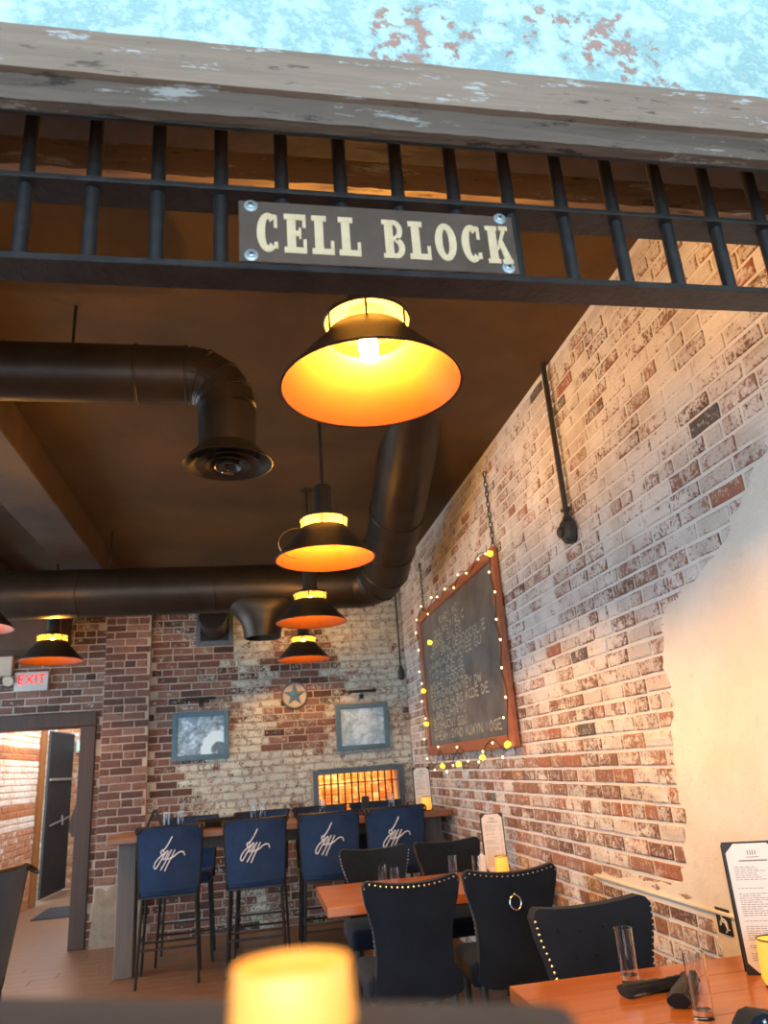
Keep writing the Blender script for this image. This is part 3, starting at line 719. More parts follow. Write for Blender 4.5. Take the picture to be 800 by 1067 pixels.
for xx in (-2.6, -1.5, -.32, .5):
    bm = new_bm(); tube(bm, [(xx, R2 * 1.01 * math.cos(math.radians(a)), z2 + R2 * 1.01 * math.sin(math.radians(a))) for a in range(0, 360, 12)], .006, 6, True); obj('seam', bm, 'duct', db, (0, 0, 0), 0, True)
bm = lathe(new_bm(), [(.40, 2.99), (.33, 2.93), (.27, 2.885), (.22, 2.835), (.19, 2.78), (.172, 2.72), (.165, 2.655), (.155, 2.655), (.155, 2.75), (.1, 2.78), (0, 2.78)], 36)
for v in bm.verts: v.co.y *= 1.0 - .52 * min(1, max(0, (v.co.z - 2.74) / .25))
tp = obj('outlet', bm, 'duct', db, (.10, 0, 0), 0, True)
obj('hanger', tube(new_bm(), [(-1.25, 0, z2 + R2), (-1.25, 0, ZC)], .008, 6), 'duct', db)
wv = thing('wall_vent', 'blue grey framed square vent with a stub duct high on the back wall', 'vent', (-.41, YB, 3.07))
for (x0, x1, z0, z1) in ((-.205, -.155, -.18, .18), (.155, .205, -.18, .18), (-.155, .155, -.18, -.125), (-.155, .155, .125, .18)):
    obj('frame_rail', BR(x0, x1, -.05, .0, z0, z1, .004), 'ventframe', wv)
obj('opening', BR(-.155, .155, -.022, -.012, -.125, .125), 'black', wv)
obj('stub_pipe', tube(new_bm(), [(0, -.55, .06), (0, -.02, .03)], .145, 28), 'duct', wv, (0, 0, 0), 0, True)

# ------------------------------------------------------------------ chalkboard with chains and fairy lights
BY0, BY1, BZ0, BZ1 = 4.93, 7.52, 1.545, 2.935
cb = thing('chalkboard', 'large chalkboard menu in a red brown wooden frame hung on chains', 'chalkboard', (XR - .012, (BY0 + BY1) / 2, BZ0))
HY = (BY1 - BY0) / 2; HZ = BZ1 - BZ0
obj('slate', BR(-.028, -.012, -HY + .03, HY - .03, .03, HZ - .03), 'chalk_bd', cb)
for (y0, y1, z0, z1) in ((-HY, -HY + .085, 0, HZ), (HY - .085, HY, 0, HZ), (-HY + .085, HY - .085, 0, .085), (-HY + .085, HY - .085, HZ - .085, HZ)):
    obj('frame_rail', BR(-.05, -.004, y0, y1, z0, z1, .006), 'board_frame', cb)
GL = {'C': [[(1, .85), (.6, 1), (.1, .7), (.1, .3), (.6, 0), (1, .15)]], 'E': [[(1, 1), (0, 1), (0, 0), (1, 0)], [(0, .5), (.8, .5)]], 'L': [[(0, 1), (0, 0), (.9, 0)]], 'O': [[(.5, 1), (0, .6), (.1, .1), (.6, 0), (1, .4), (.9, .85), (.5, 1)]], 'S': [[(1, .85), (.5, 1), (.05, .8), (.2, .55), (.9, .4), (.9, .1), (.4, 0), (0, .15)]], 'N': [[(0, 0), (0, 1), (1, 0), (1, 1)]], 'I': [[(.5, 0), (.5, 1)]], 'U': [[(0, 1), (.05, .2), (.5, 0), (.95, .2), (1, 1)]], 'R': [[(0, 0), (0, 1), (.8, .9), (.8, .6), (0, .5), (1, 0)]], 'D': [[(0, 0), (0, 1), (.7, .85), (1, .5), (.7, .1), (0, 0)]], 'Y': [[(0, 1), (.5, .5), (1, 1)], [(.5, .5), (.5, 0)]], 'H': [[(0, 0), (0, 1)], [(1, 0), (1, 1)], [(0, .5), (1, .5)]], 'A': [[(0, 0), (.5, 1), (1, 0)], [(.2, .4), (.8, .4)]], 'W': [[(0, 1), (.25, 0), (.5, .7), (.75, 0), (1, 1)]], 'G': [[(1, .85), (.5, 1), (.05, .6), (.1, .2), (.6, 0), (1, .2), (1, .45), (.6, .45)]]}
rg = random.Random(17); keys = list(GL)
rows = [(.30, .62, .33), (.20, .66, .33), (.15, .62, .33), (.10, .90, .33), (.06, .84, .33), (.05, .60, .3), (.06, .64, .3), (.06, .80, .3), (.06, .86, .3), (.06, .58, .3), (.06, .58, .3), (.06, .96, .3)]
Y0_, Y1_ = HY - .13, -HY + .13; top = HZ - .16; pitch = (HZ - .28) / 12
bm = new_bm()
for ri, (f0, f1, _) in enumerate(rows):
    zz = top - pitch * (ri + 1) + .012; yy = Y0_ + (Y1_ - Y0_) * f0; ye = Y0_ + (Y1_ - Y0_) * f1
    cw = .078; hh = pitch * .78; gap = 0
    while yy - cw > ye:
        gap += 1
        if gap > 4 and rg.random() < .22: yy -= cw * .7; gap = 0; continue
        for st in GL[rg.choice(keys)]:
            P = [(a + rg.uniform(-.08, .08), b + rg.uniform(-.05, .05)) for a, b in st]
            for (a, b), (c, d) in zip(P, P[1:]):
                p = Vector((-.0285, yy - a * cw, zz + b * hh)); q = Vector((-.0285, yy - c * cw, zz + d * hh))
                t = (q - p); L_ = t.length
                if L_ < 1e-4: continue
                n_ = Vector((0, -t.z, t.y)) / L_ * .0068
                bm.faces.new([bm.verts.new(v) for v in (p - n_, p + n_, q + n_, q - n_)])
        yy -= cw * 1.32
obj('chalk_writing', bm, 'chalk', cb, kind='stuff')
def chain(p, n, pitch_):
    for k in range(n):
        bm = new_bm(); pts = []
        for a in range(0, 360, 30):
            s = math.sin(math.radians(a)); c = math.cos(math.radians(a)); u_ = .012 * c; v_ = pitch_ * .62 * s
            pts.append((0, u_, v_) if k % 2 else (u_, 0, v_))
        tube(bm, pts, .0042, 6, True); o_ = obj('chain_link', bm, 'cond', cb, (p[0], p[1], p[2] - k * pitch_), 0, True)
chain((-.012, -HY + .05, 1.97), 15, .040)
chain((-.012, HY - .18, 1.90), 13, .040)
for yy, zz in ((-HY + .05, 1.985), (HY - .18, 1.915)): obj('hook', tube(new_bm(), [(.01, yy, zz), (-.02, yy, zz + .01), (-.026, yy, zz - .005), (-.014, yy, zz - .02)], .005, 6), 'cond', cb)
fs = thing('string_lights', 'string of tiny warm lights wound round the chalkboard frame', 'string lights', (XR - .07, (BY0 + BY1) / 2, BZ0))
loop = []
for k in range(11): loop.append((.0, -HY + .03 + (HY * 2 - .06) * k / 10, HZ - .03 + (.05 if k % 2 else -.03)))
for k in range(1, 9): loop.append((.0, HY - .02 + (.03 if k % 2 else -.02), HZ - HZ * k / 8))
for k in range(1, 11): loop.append((.0, HY - .05 - (HY * 2 - .2) * k / 10, (-.10, .04, -.13, -.05, .05, -.09, -.12, .03, .06, -.02)[k - 1]))
for k in range(1, 8): loop.append((.0, -HY + .03 + (.03 if k % 2 else -.03), .03 + (HZ - .08) * k / 8))
sm = []
for i in range(len(loop)):
    p0, p1, p2, p3 = [Vector(loop[(i + j) % len(loop)]) for j in (-1, 0, 1, 2)]
    for t in (0, .33, .67): sm.append(.5 * ((2 * p1) + (p2 - p0) * t + (2 * p0 - 5 * p1 + 4 * p2 - p3) * t * t + (3 * p1 - p0 - 3 * p2 + p3) * t ** 3))
obj('wire', tube(new_bm(), sm, .0035, 5, True), 'cond', fs)
bl_ = None
for i in range(0, len(sm), 3):
    p = sm[i] + Vector((0, random.uniform(-.05, .05), random.uniform(-.04, .04)))
    if bl_ is None: bl_ = obj('light', lathe(new_bm(), [(0, .009), (.006, .005), (.0075, 0), (.005, -.006), (0, -.009)], 8), 'fairy', fs, p + Vector((-.012, 0, 0)), 0, True)
    else:
        o = bl_.copy(); COL.objects.link(o); o.parent = fs; o.location = p + Vector((-.012, random.uniform(-.03, .03), random.uniform(-.02, .02)))
for (yy, zz) in ((HY - .55, HZ - .36), (-HY - .02, HZ - .06), (HY - .62, -.10), (HY - 1.18, -.09), (HY - 1.9, -.05), (HY - .10, .62), (HY - .10, .30), (-HY + .08, .02)):
    bm = new_bm(); bmesh.ops.create_icosphere(bm, subdivisions=2, radius=.024)
    for v in bm.verts: v.co += v.co * random.uniform(-.25, .15)
    obj('light_cluster', bm, 'fairy_y', fs, (-.01, yy, zz), 0, True)

# ------------------------------------------------------------------ conduits
def conduit(name, label, X, Y, z0, z1, axis):
    t = thing(name, label, 'conduit', (X, Y, z0))
    obj('pipe', tube(new_bm(), [(0, 0, .15), (0, 0, z1 - z0)], .016 if axis == 'x' else .010, 10), 'cond', t, (0, 0, 0), 0, True)
    s = 1 if axis == 'x' else .75
    bm = lathe(new_bm(), [(0, 0), (.03 * s, .004), (.048 * s, .03), (.052 * s, .07), (.048 * s, .115), (.03 * s, .135), (.022 * s, .16), (0, .16)], 10)
    obj('junction_box', bm, 'cond', t, (0, 0, 0), 0, False)
    bm = lathe(new_bm(), [(.032 * s, 0), (.032 * s, .018), (.022 * s, .026), (0, .026)], 12); bmesh.ops.rotate(bm, verts=bm.verts, cent=(0, 0, 0), matrix=Matrix.Rotation(math.radians(-90 if axis == 'x' else 0), 3, 'Y') if axis == 'x' else Matrix.Rotation(math.radians(90), 3, 'X'))
    obj('socket_cover', bm, 'cond', t, (-.04, 0, .065) if axis == 'x' else (0, -.035, .05), 0, True)
    obj('strap', BR(-.02, .02, -.026, .026, .19, .205) if axis == 'x' else BR(-.018, .018, -.012, .012, .25, .262), 'cond', t)
conduit('conduit', 'black conduit and junction box on the right wall near the ceiling', XR - .035, 3.67, 2.575, ZC, 'x')
conduit('conduit', 'thin conduit with a small round box in the back corner', 1.70, YB - .045, 2.40, 3.5, 'y')

# ------------------------------------------------------------------ back wall dressing
def picture(label, X, Z, pm_, tilt):
    t = thing('framed_picture', label, 'picture', (X, YB - .012, Z)); t.rotation_euler = (0, math.radians(tilt), 0)
    W_, H_ = .60, .505; f = .055
    for (x0, x1, z0, z1) in ((-W_ / 2, -W_ / 2 + f, 0, H_), (W_ / 2 - f, W_ / 2, 0, H_), (-W_ / 2 + f, W_ / 2 - f, 0, f), (-W_ / 2 + f, W_ / 2 - f, H_ - f, H_)):
        obj('frame_rail', BR(x0, x1, -.035, 0, z0, z1, .004), 'picframe', t)
    bm = BR(-W_ / 2 + f, W_ / 2 - f, -.016, -.008, f, H_ - f); obj('print', bm, pm_, t)
    return t
picture('slate blue framed black and white photograph with a pale arch, on the left', -.553, 1.675, 'print_a', 0)
picture('slate blue framed pale photograph of figures, above the barred window', 1.215, 1.665, 'print_b', 0)
def pic_light(label, X, Z):
    t = thing('picture_light', label, 'light', (X, YB - .01, Z))
    bm = tube(new_bm(), [(-.16, -.10, 0), (.16, -.10, 0)], .016, 10); obj('tube', bm, 'black', t, (0, 0, 0), 0, True)
    obj('arm', tube(new_bm(), [(0, 0, -.05), (0, -.05, -.005), (0, -.10, .005)], .007, 6), 'black', t); obj('mount', B((0, .0, -.05), (.05, .016, .05), .003), 'black', t)
pic_light('slim black picture light above the left photograph', -.555, 2.31); pic_light('slim black picture light above the right photograph', 1.225, 2.295)
st = thing('star_medallion', 'round medallion with a blue star on the back wall', 'wall decoration', (.468, YB - .012, 2.30))
def yrot(bm): bmesh.ops.rotate(bm, verts=bm.verts, cent=(0, 0, 0), matrix=Matrix.Rotation(math.radians(90), 3, 'X')); return bm
obj('disc', yrot(lathe(new_bm(), [(0, .006), (.135, .006), (.135, 0), (0, 0)], 28)), 'starcream', st)
obj('ring', tube(new_bm(), [(.14 * math.cos(math.radians(a)), -.01, .14 * math.sin(math.radians(a))) for a in range(0, 360, 12)], .010, 8, True), 'ventframe', st, (0, 0, 0), 0, True)
bm = new_bm(); c0 = bm.verts.new((0, -.026, 0)); rim = []
for k in range(10):
    r_ = .128 if k % 2 == 0 else .052; a = math.radians(90 + 36 * k); rim.append(bm.verts.new((r_ * math.cos(a), -.007, r_ * math.sin(a))))
for k in range(10): bm.faces.new((c0, rim[k], rim[(k + 1) % 10]))
bm.faces.new(rim); obj('star', bm, 'starblue', st)
ex = thing('exit_sign', 'white exit sign with red EXIT letters above the doorway', 'sign', (-2.31, YB - .012, 2.49))
obj('case', BR(-.17, .17, -.06, 0, 0, .20, .006), 'exitwhite', ex)
obj('lettering', text_bm('EXIT', .145, lambda a, b, d: Vector((a * .95, -.062 - d, b + .115)), .004), 'red', ex)
em = thing('emergency_light', 'beige twin head emergency light beside the exit sign', 'light', (-2.62, YB - .012, 2.66))
obj('case', BR(-.13, .11, -.07, 0, .0, .25, .01), 'beige', em)
for xx in (-.10, .09):
    bm = lathe(new_bm(), [(0, 0), (.035, .005), (.05, .05), (.056, .055), (.05, .06), (0, .055)], 16); bmesh.ops.rotate(bm, verts=bm.verts, cent=(0, 0, 0), matrix=Matrix.Rotation(math.radians(115), 3, 'X'))
    obj('lamp_head', bm, 'beige', em, (xx, -.05, -.04), 0, True)
    obj('neck', tube(new_bm(), [(xx, -.03, .01), (xx, -.05, -.04)], .012, 8), 'beige', em)
hs = thing('accessible_sign', 'small black wheelchair symbol plate on the right wall', 'sign', (XR - .012, 2.915, .845))
obj('plate', BR(-.004, .0, -.045, .045, -.045, .045, .001), 'black', hs)
bm = new_bm()
tube(bm, [(-.006, -.004 - .022 * math.cos(math.radians(a)), -.014 + .022 * math.sin(math.radians(a))) for a in range(-70, 200, 18)], .0032, 6)
tube(bm, [(-.006, .006, .022), (-.006, .004, -.002), (-.006, -.014, -.002), (-.006, -.024, -.026), (-.006, -.034, -.024)], .0034, 6)
lathe(bm, [(0, .005), (.005, 0), (0, -.005)], 8, (-.006, .008, .032)); obj('symbol', bm, 'thread', hs)

# ------------------------------------------------------------------ bar table and stools
BT = 1.07
bt_ = thing('bar_table', 'long bar height table with a brown wooden top before the back wall', 'table', (0, 7.25, 0))
obj('table_top', BR(-1.20, XR - .02, -.31, .42, BT - .05, BT, .006), 'bartop', bt_)
for xx in (-1.06, 1.62):
    obj('leg', B((xx, .0, (BT - .05) / 2), (.15, .20, BT - .05), .006), 'post_wood', bt_)
obj('rail', BR(-1.0, 1.56, .02, .08, BT - .16, BT - .05), 'post_wood', bt_)
LOGO = [[(410, 135), (385, 180), (355, 235), (318, 290), (285, 325), (240, 345), (238, 385), (275, 395), (285, 360), (262, 335)],
        [(275, 395), (200, 450), (145, 520), (130, 580), (155, 605), (190, 560), (240, 480), (300, 390), (335, 345), (345, 375), (300, 460), (262, 470), (290, 400)],
        [(400, 335), (350, 430), (290, 540), (232, 632)], [(455, 340), (410, 430), (350, 540), (298, 645)], [(300, 480), (350, 470), (430, 445), (500, 395), (550, 378), (590, 390), (605, 440)]]
def make_stool(label):
    t = thing('bar_stool', label, 'stool', (0, 0, 0), 0, 'navy canvas bar stools')
    # local: faces +y, the back is at y = -.21
    n = 14; bm = new_bm(); W2 = .25
    def by(u, v): return -.205 - .035 * (1 - u * u) - .065 * v
    G = [[], []]
    for k, off in enumerate((0, .022)):
        for i in range(n + 1):
            u = -1 + 2 * i / n
            G[k].append([bm.verts.new((u * (W2 - .022 * (1 - j / 8)), by(u, j / 8) + off, .675 + .465 * j / 8)) for j in range(9)])
    for i in range(n):
        for j in range(8):
            bm.faces.new((G[0][i][j], G[0][i + 1][j], G[0][i + 1][j + 1], G[0][i][j + 1])); bm.faces.new((G[1][i][j], G[1][i][j + 1], G[1][i + 1][j + 1], G[1][i + 1][j]))
        for j in (0, 8): bm.faces.new((G[0][i][j], G[1][i][j], G[1][i + 1][j], G[0][i + 1][j]))
    for i in (0, n):
        for j in range(8): bm.faces.new((G[0][i][j], G[0][i][j + 1], G[1][i][j + 1], G[1][i][j]))
    bk = obj('backrest', bm, 'navy', t, (0, 0, 0), 0, True)
    for j, zz in ((8, 1.143), (0, .672)):
        obj('welt', tube(new_bm(), [((-1 + 2 * i / n) * (W2 - (.022 if j == 0 else 0)), by(-1 + 2 * i / n, j / 8) + .011, zz) for i in range(n + 1)], .012 if j else .010, 8), 'navy' if j == 0 else 'stoolmetal', bk, (0, 0, 0), 0, True)
    k_ = .395 / 800; bm = new_bm()
    for st_ in LOGO:
        P = [Vector((p[0], p[1], 0)) for p in st_]; Q = []
        for i in range(len(P) - 1):
            p0, p1, p2, p3 = P[max(i - 1, 0)], P[i], P[i + 1], P[min(i + 2, len(P) - 1)]
            for s in (0, .33, .67): Q.append(.5 * ((2 * p1) + (p2 - p0) * s + (2 * p0 - 5 * p1 + 4 * p2 - p3) * s * s + (3 * p1 - p0 - 3 * p2 + p3) * s ** 3))
        Q.append(P[-1]); R3 = []
        for q in Q:
            lx = (q.x - 370) * k_; lz_ = .945 - (q.y - 385) * k_; u = lx / W2; v = (lz_ - .675) / .465
            R3.append((lx, by(u, v) - .002, lz_))
        tube(bm, R3, .0048, 6)
    obj('embroidered_monogram', bm, 'thread', bk, (0, 0, 0), 0, True)
    obj('seat', B((0, 0, .665), (.44, .42, .07), .02, 3), 'navy', t, (0, 0, 0), 0, True)
    for sx in (-1, 1):
        obj('back_post', tube(new_bm(), [(sx * .225, -.185, .62), (sx * .245, -.238, 1.0), (sx * .25, -.258, 1.15)], .013, 8), 'stoolmetal', t, (0, 0, 0), 0, True)
        obj('handle_loop', tube(new_bm(), [(sx * .252 + .026 * math.cos(math.radians(a)) * .7 - sx * .004, -.285 + .036 * math.sin(math.radians(a)), 1.128 + .02 * math.sin(math.radians(a))) for a in range(0, 360, 30)], .008, 6, True), 'stoolmetal', t, (0, 0, 0), 0, True)
        obj('leg', tube(new_bm(), [(sx * .205, -.19, .64), (sx * .235, -.22, 0)], [.013, .011], 8), 'stoolmetal', t)
        obj('leg', tube(new_bm(), [(sx * .205, .18, .64), (sx * .235, .21, 0)], [.013, .011], 8), 'stoolmetal', t)
        obj('side_stretcher', tube(new_bm(), [(sx * .222, -.205, .30), (sx * .222, .195, .30)], .009, 6), 'stoolmetal', t)
    obj('foot_rest', tube(new_bm(), [(-.225, .20, .24), (.225, .20, .24)], .010, 8), 'stoolmetal', t)
    obj('rear_stretcher', tube(new_bm(), [(-.225, -.21, .26), (.225, -.21, .26)], .009, 6), 'stoolmetal', t)
    obj('seat_rail', B((0, 0, .622), (.43, .41, .02), .003), 'stoolmetal', t)
    return t
s0 = make_stool('first navy monogrammed bar stool, nearest the doorway, at the bar table'); SY = 6.96
s0.location = (-.675, SY, 0); s0.rotation_euler = (0, 0, math.radians(2))
dup(s0, (.015, SY, 0), math.radians(-1), 'second navy monogrammed bar stool from the doorway, at the bar table')
dup(s0, (.62, SY, 0), 0, 'third navy monogrammed bar stool from the doorway, under the barred window')
dup(s0, (1.18, SY, 0), math.radians(2), 'fourth navy monogrammed bar stool, nearest the right wall, behind the black chairs')
dup(s0, (-.60, 7.62, 0), math.radians(180), 'navy bar stool on the far side of the bar table, behind the first stool')
dup(s0, (.07, 7.62, 0), math.radians(178), 'navy bar stool on the far side of the bar table, behind the second stool')
dup(s0, (.645, 7.62, 0), math.radians(180), 'navy bar stool on the far side of the bar table, behind the third stool')
dup(s0, (1.22, 7.62, 0), math.radians(182), 'navy bar stool on the far side of the bar table, behind the fourth stool')
ls = dup(s0, (-1.445, 4.17, 0), math.radians(72), 'navy bar stool cut off by the left edge, before the doorway')
for ch in list(ls.children):
    for g in list(ch.children):
        if g.name.startswith('embroidered_monogram'): bpy.data.objects.remove(g)

# ------------------------------------------------------------------ dining tables
def dining_table(label, x0, x1, y0, y1, foot):
    t = thing('dining_table', label, 'table', ((x0 + x1) / 2, (y0 + y1) / 2, 0)); W_ = x1 - x0; D_ = y1 - y0
    n = 5
    for k in range(n):
        o_ = obj('top_board', B((0, -D_ / 2 + D_ * (k + .5) / n, .735), (W_, D_ / n - .0008, .05), .003), 'table', t)
    obj('pedestal', lathe(new_bm(), [(.03, .71), (.10, .71), (.05, .68), (.045, .06), (.06, .04), (.28, .02), (.28, 0), (0, 0)], 24), 'legblack', t, (0, 0, 0), 0, True)
    return t
dining_table('middle dining table with an orange brown wooden top between the black chairs', .40, 1.74, 4.62, 5.46, 0)
dining_table('front dining table with an orange brown wooden top at the lower right', .845, 1.74, 1.92, 2.79, 0)
def make_chair(label):
    t = thing('dining_chair', label, 'chair', (0, 0, 0), 0, 'black velvet dining chairs')
    # faces +y ; rear of the back at y = -.25
    n, mrows = 28, 14
    def hw(v): return .232 - .030 * math.sin(math.pi * min(v / .85, 1)) + .030 * max(0, (v - .55) / .45) ** 1.5
    def ztop(u): return .912 + .032 * u * u - .040 * max(0, (abs(u) - .84) / .16) ** 2.2
    def pt(u, v, f):
        z_ = .37 + (ztop(u) - .37) * v
        if v == 0: z_ += .05 * u ** 6
        wv_ = hw(v)
        return Vector((u * wv_ * (1 - .015 * (u ** 8)), -.25 + .055 * u * u * (.35 + .65 * v) - .055 * v * v + f * (.085 - .03 * v), z_))
    bm = new_bm(); G = [[[bm.verts.new(pt(-1 + 2 * i / n, j / mrows, f)) for j in range(mrows + 1)] for i in range(n + 1)] for f in (0, 1)]
    for i in range(n):
        for j in range(mrows):
            bm.faces.new((G[0][i][j], G[0][i + 1][j], G[0][i + 1][j + 1], G[0][i][j + 1])); bm.faces.new((G[1][i][j], G[1][i][j + 1], G[1][i + 1][j + 1], G[1][i + 1][j]))
        for j in (0, mrows): bm.faces.new((G[0][i][j], G[1][i][j], G[1][i + 1][j], G[0][i + 1][j]))
    for i in (0, n):
        for j in range(mrows): bm.faces.new((G[0][i][j], G[0][i][j + 1], G[1][i][j + 1], G[1][i][j]))
    es = [e for e in bm.edges if len(e.link_faces) == 2 and e.calc_face_angle(0) > .9]
    bmesh.ops.bevel(bm, geom=es, offset=.014, segments=3, affect='EDGES', profile=.6)
    bk = obj('backrest', bm, 'velvet', t, (0, 0, 0), 0, True)
    bm = new_bm(); box(bm, (0, .03, .435), (.50, .50, .12), .035, None, 3); obj('seat', bm, 'velvet', t, (0, 0, 0), 0, True)
    # nailheads along the rim
    bm = new_bm(); nails = []
    for i in range(19):
        u = -.97 + 1.94 * i / 18; nails.append((pt(u, .972, 0) + Vector((0, -.002, 0)), Vector((0, -1, .2)).normalized()))
        nails.append((pt(u, 1, .80) + Vector((0, .004, -.012)), Vector((0, 1, .5)).normalized()))
    for sx in (-1, 1):
        for j in range(1, 17):
            v = .35 + .62 * j / 16; nails.append((pt(sx * .985, v, .95) + Vector((sx * .001, .002, 0)), Vector((sx * .4, 1, 0)).normalized()))
    for p, d in nails:
        q = d.to_track_quat('Z', 'Y').to_matrix().to_4x4(); r_ = bmesh.ops.create_icosphere(bm, subdivisions=1, radius=.0058, matrix=Matrix.Translation(p) @ q)
    obj('nailhead_trim', bm, 'nail', bk, (0, 0, 0), 0, True, 'stuff')
    rp = pt(0, .80, 0); rg_ = new_bm(); tube(rg_, [(.030 * math.cos(math.radians(a)), -.012 - .004 * math.cos(math.radians(a + 90)), -.034 + .034 * math.sin(math.radians(a))) for a in range(0, 360, 18)], .0042, 8, True)
    box(rg_, (0, -.006, .002), (.018, .016, .018), .005); obj('ring_pull', rg_, 'chrome', bk, rp, 0, True)
    bm = new_bm()
    for k, (u, v) in enumerate([(x_, .55 + .16 * r_) for r_ in range(3) for x_ in ((-.6, -.2, .2, .6) if r_ % 2 == 0 else (-.4, 0, .4))]):
        bmesh.ops.create_icosphere(bm, subdivisions=1, radius=.010, matrix=Matrix.Translation(pt(u, v, 1)))
    obj('tuft_buttons', bm, 'velvet', bk, kind='stuff')
    for sx in (-1, 1):
        obj('leg', tube(new_bm(), [(sx * .19, -.19, .40), (sx * .20, -.26, 0)], [.024, .015], 8), 'legblack', t)
        obj('leg', tube(new_bm(), [(sx * .20, .22, .40), (sx * .20, .23, 0)], [.024, .015], 8), 'legblack', t)
    return t
c0_ = make_chair('black velvet chair with its back to us, left one at the middle table'); c0_.location = (.80, 4.42, 0)
# the left one shows no ring: its own copy without it
def chair_at(loc, rz, label): return dup(c0_, loc, rz, label)
chair_at((1.36, 4.44, 0), math.radians(-4), 'black velvet chair with a ring pull on its back, at the middle table')
chair_at((.86, 5.62, 0), math.radians(180), 'black velvet chair facing us, left one across the middle table')
chair_at((1.43, 5.66, 0), math.radians(183), 'black velvet chair facing us, right one across the middle table by the wall')
chair_at((1.315, 2.85, 0), math.radians(186), 'black velvet chair facing us at the front table, nailheads down its left edge')
chair_at((1.285, 1.98, 0), math.radians(3), 'black velvet chair at the bottom right corner with studded top')
for ch in list(c0_.children):
    for g in list(ch.children):
        if g.name.startswith('ring_pull'): bpy.data.objects.remove(g)

# ------------------------------------------------------------------ tableware
def glass(label, loc, h=.15, r=.029):
    t = lathe(new_bm(), [(0, 0), (r * .92, 0), (r, h), (r - .002, h), (r * .86, .022), (0, .018)], 20)
    return tag(obj('tumbler', t, 'glass', None, loc, 0, True), label, 'glass', 'tall clear tumblers')
TT = .76
glass('tall clear tumbler on the front table, left of the napkins', (1.225, 2.66, TT), .16, .031)
glass('tall clear tumbler on the front table, in front of the napkins', (1.245, 2.26, TT), .165, .031)
glass('clear tumbler on the middle table, left behind the plain chair', (.80, 5.12, TT), .13)
glass('clear tumbler on the middle table, just right of the other left one', (.865, 5.05, TT), .12)
glass('clear tumbler on the middle table between the two near chairs', (1.275, 5.18, TT), .14)
glass('clear tumbler on the middle table beside the ring pull chair', (1.40, 5.05, TT), .14)
for x_, y_, lb in ((-.74, 7.12, 'small clear tumbler on the bar table at the far left'), (-.62, 7.10, 'second clear tumbler from the left on the bar table'), (.00, 7.14, 'left tumbler of the pair above the second bar stool'), (.08, 7.12, 'right tumbler of the pair above the second bar stool'), (.60, 7.08, 'clear tumbler on the bar table above the third stool'), (1.22, 7.05, 'clear tumbler on the bar table above the fourth stool')):
    glass(lb, (x_, y_, BT), .17, .031)
def menu(label, loc, rz, W_, H_, lean=6):
    t = thing('menu_board', label, 'menu', loc, rz)
    R3 = Matrix.Rotation(math.radians(-lean), 3, 'X')
    def put(bm):
        bmesh.ops.rotate(bm, verts=bm.verts, cent=(0, 0, 0), matrix=R3); return bm
    obj('board', put(BR(-W_ / 2, W_ / 2, 0, .006, 0, H_)), 'black', t)
    obj('rear_cover', BR(-W_ / 2, W_ / 2, .045, .051, 0, H_ * .97), 'black', t)
    c = W_ * .16; a = W_ / 2 - .008
    pg = obj('sheet', put(prism(new_bm(), [(-a + c, .006), (a - c, .006), (a, .006 + c), (a, H_ - .006 - c), (a - c, H_ - .006), (-a + c, H_ - .006), (-a, H_ - .006 - c), (-a, .006 + c)], lambda p, q, d: Vector((p, -d, q)), 0, .002)), 'paper', t)
    bm = new_bm(); rg_ = random.Random(int(loc[1] * 100)); zz = H_ * .80
    def stripe(x0, x1, z0, z1): bm.faces.new([bm.verts.new(v) for v in ((x0, -.0026, z0), (x1, -.0026, z0), (x1, -.0026, z1), (x0, -.0026, z1))])
    stripe(-.02, .02, H_ * .875, H_ * .88); stripe(-a * .55, a * .55, H_ * .845, H_ * .855)
    for k in range(4): stripe(-.014 + k * .008, -.011 + k * .008, H_ * .895, H_ * .93)
    while zz > H_ * .10:
        if rg_.random() < .13: zz -= .010; continue
        x_ = -a * .80; e_ = x_ + a * rg_.uniform(.7, 1.25)
        while x_ < e_:
            l_ = rg_.uniform(.006, .020); stripe(x_, x_ + l_, zz, zz + .0016); x_ += l_ + .003
        stripe(a * .66, a * .80, zz, zz + .0016); zz -= .0065
    put(bm); obj('print', bm, 'ink', pg, kind='stuff')
    return t
menu('tall menu with clipped corners standing on the front table', (1.678, 2.53, TT), math.radians(-24), .182, .40, 3)
menu('menu standing on the middle table against the right wall', (1.60, 5.26, TT), math.radians(-10), .155, .37, 5)
menu('menu standing at the right end of the bar table', (1.54, 7.14, BT), math.radians(-6), .16, .38, 4)
def candle(label, loc, mat='amber', s=1.0):
    t = thing('candle_lamp', label, 'candle lamp', loc, 0, 'amber candle lamps')
    obj('glass_shade', lathe(new_bm(), [(.0, .012), (.034 * s, .012), (.040 * s, .03), (.036 * s, .10 * s), (.034 * s, .10 * s), (.037 * s, .03), (.0, .016)], 20), mat, t, (0, 0, 0), 0, True)
    obj('rim', tube(new_bm(), [(.036 * s * math.cos(math.radians(a)), .036 * s * math.sin(math.radians(a)), .102 * s) for a in range(0, 360, 20)], .0025, 6, True), 'wax', t, (0, 0, 0), 0, True)
    obj('base', lathe(new_bm(), [(0, 0), (.033 * s, 0), (.036 * s, .006), (.034 * s, .013), (0, .013)], 20), 'wax', t, (0, 0, 0), 0, True)
    obj('flame', lathe(new_bm(), [(0, .035), (.006, .045), (.004, .058), (0, .068)], 8), 'flame', t, (0, 0, 0), 0, True)
    return t
candle('amber candle lamp before the menu on the front table', (1.60, 2.40, TT), 'amber', 1.35)
candle('amber candle lamp before the menu on the middle table', (1.60, 5.15, TT), 'amber', 1.1)
candle('amber candle lamp before the menu at the end of the bar table', (1.545, 7.05, BT), 'amber', 1.2)
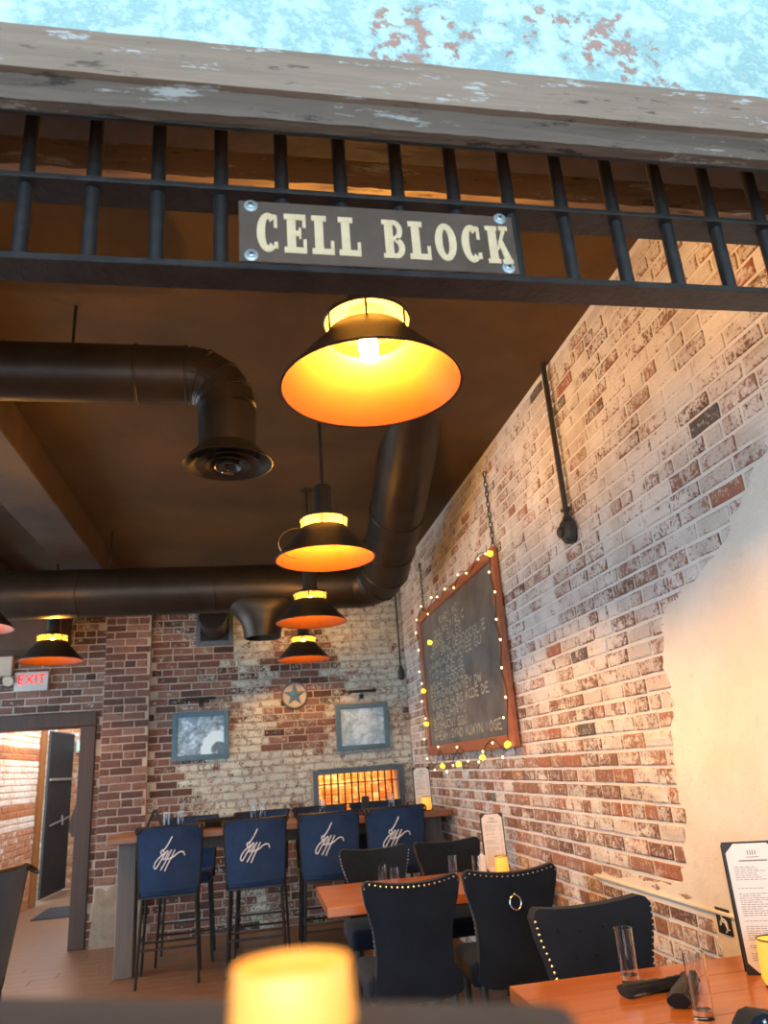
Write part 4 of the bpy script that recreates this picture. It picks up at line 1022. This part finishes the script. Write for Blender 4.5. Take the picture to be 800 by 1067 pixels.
def napkin(label, loc, rz, L_=.24, r=.032, kink=.0):
    bm = new_bm(); rg_ = random.Random(int(loc[0] * 1000)); n = 12; P = []; R_l = []
    for k in range(n + 1):
        t = k / n; P.append((-L_ / 2 + L_ * t, kink * math.sin(t * 3.1), r * .8 + .006 * math.sin(t * 6))); R_l.append(r * (.82 + .25 * abs(t - .45) + rg_.uniform(-.05, .05)))
    tube(bm, P, R_l, 14)
    for v in bm.verts:
        v.co.z = max(v.co.z * .66, .0); v.co += Vector((0, rg_.uniform(-.003, .003), rg_.uniform(0, .004)))
    t_ = thing('rolled_napkin', label, 'napkin', loc, rz, 'black rolled napkins')
    obj('roll', bm, 'napkin', t_, (0, 0, 0), 0, True)
    bm = new_bm(); tube(bm, [(-L_ / 2 + L_ * k / n, kink * math.sin(k / n * 3.1) - r * .5, r * 1.10) for k in range(n + 1)], .004, 6); obj('fold', bm, 'napkin', t_, (0, 0, 0), 0, True)
napkin('black rolled napkin lying crosswise on the front table, the left one', (1.235, 2.53, TT), math.radians(8), .22, .03)
napkin('black rolled napkin pointing at us on the front table, the right one', (1.30, 2.45, TT), math.radians(52), .25, .036)
napkin('black napkin heaped on the bar table between the first and second stools', (-.33, 7.30, BT), math.radians(12), .34, .07)
napkin('black napkin on the bar table behind the third stool', (.74, 7.2, BT), math.radians(-4), .30, .032)
hd = thing('tablet_stand', 'small black stand on the bar table before the barred window', 'stand', (1.02, 7.28, BT))
obj('panel', B((0, 0, .085), (.075, .02, .15), .008), 'black', hd); obj('foot', B((0, 0, .006), (.09, .08, .012), .004), 'black', hd)
ts = thing('table_tent', 'black folded card standing at the left end of the bar table', 'card', (-.86, 7.3, BT))
for sgn in (-1, 1):
    bm = new_bm(); box(bm, (sgn * .045, 0, .095), (.012, .13, .2), .002, Matrix.Rotation(-sgn * .42, 3, 'Y')); obj('card_leaf', bm, 'black', ts)
lc = tag(obj('folded_card', B((0, 0, .06), (.012, .09, .13), .001), 'paper', None, (1.49, 5.20, TT)), 'small pale card standing beside the menu on the middle table', 'card')

# ------------------------------------------------------------------ near, blurred foreground
hw_ = thing('partition', 'black padded partition top, blurred along the bottom edge', 'partition', (-.002, .307, 0), math.radians(-26.2))
obj('panel', BR(-1.1, .09, -.03, .03, 0, 1.40), 'legblack', hw_)
obj('cap', box(new_bm(), (-.51, 0, 1.405), (1.24, .08, .022), .009, None, 3), 'rug', hw_, (0, 0, 0), 0, True)
vt = thing('votive_candle', 'blurred amber votive candle glowing at the bottom of the picture', 'candle', (.012, .286, 1.416))
obj('glass_cup', lathe(new_bm(), [(0, 0), (.017, 0), (.0205, .006), (.0195, .023), (.0180, .023), (.0185, .007), (0, .004)], 24), 'amber_near', vt, (0, 0, 0), 0, True)
obj('wax', lathe(new_bm(), [(0, .0045), (.0175, .0075), (.0175, .016), (0, .016)], 20), 'amber_near', vt, (0, 0, 0), 0, True)
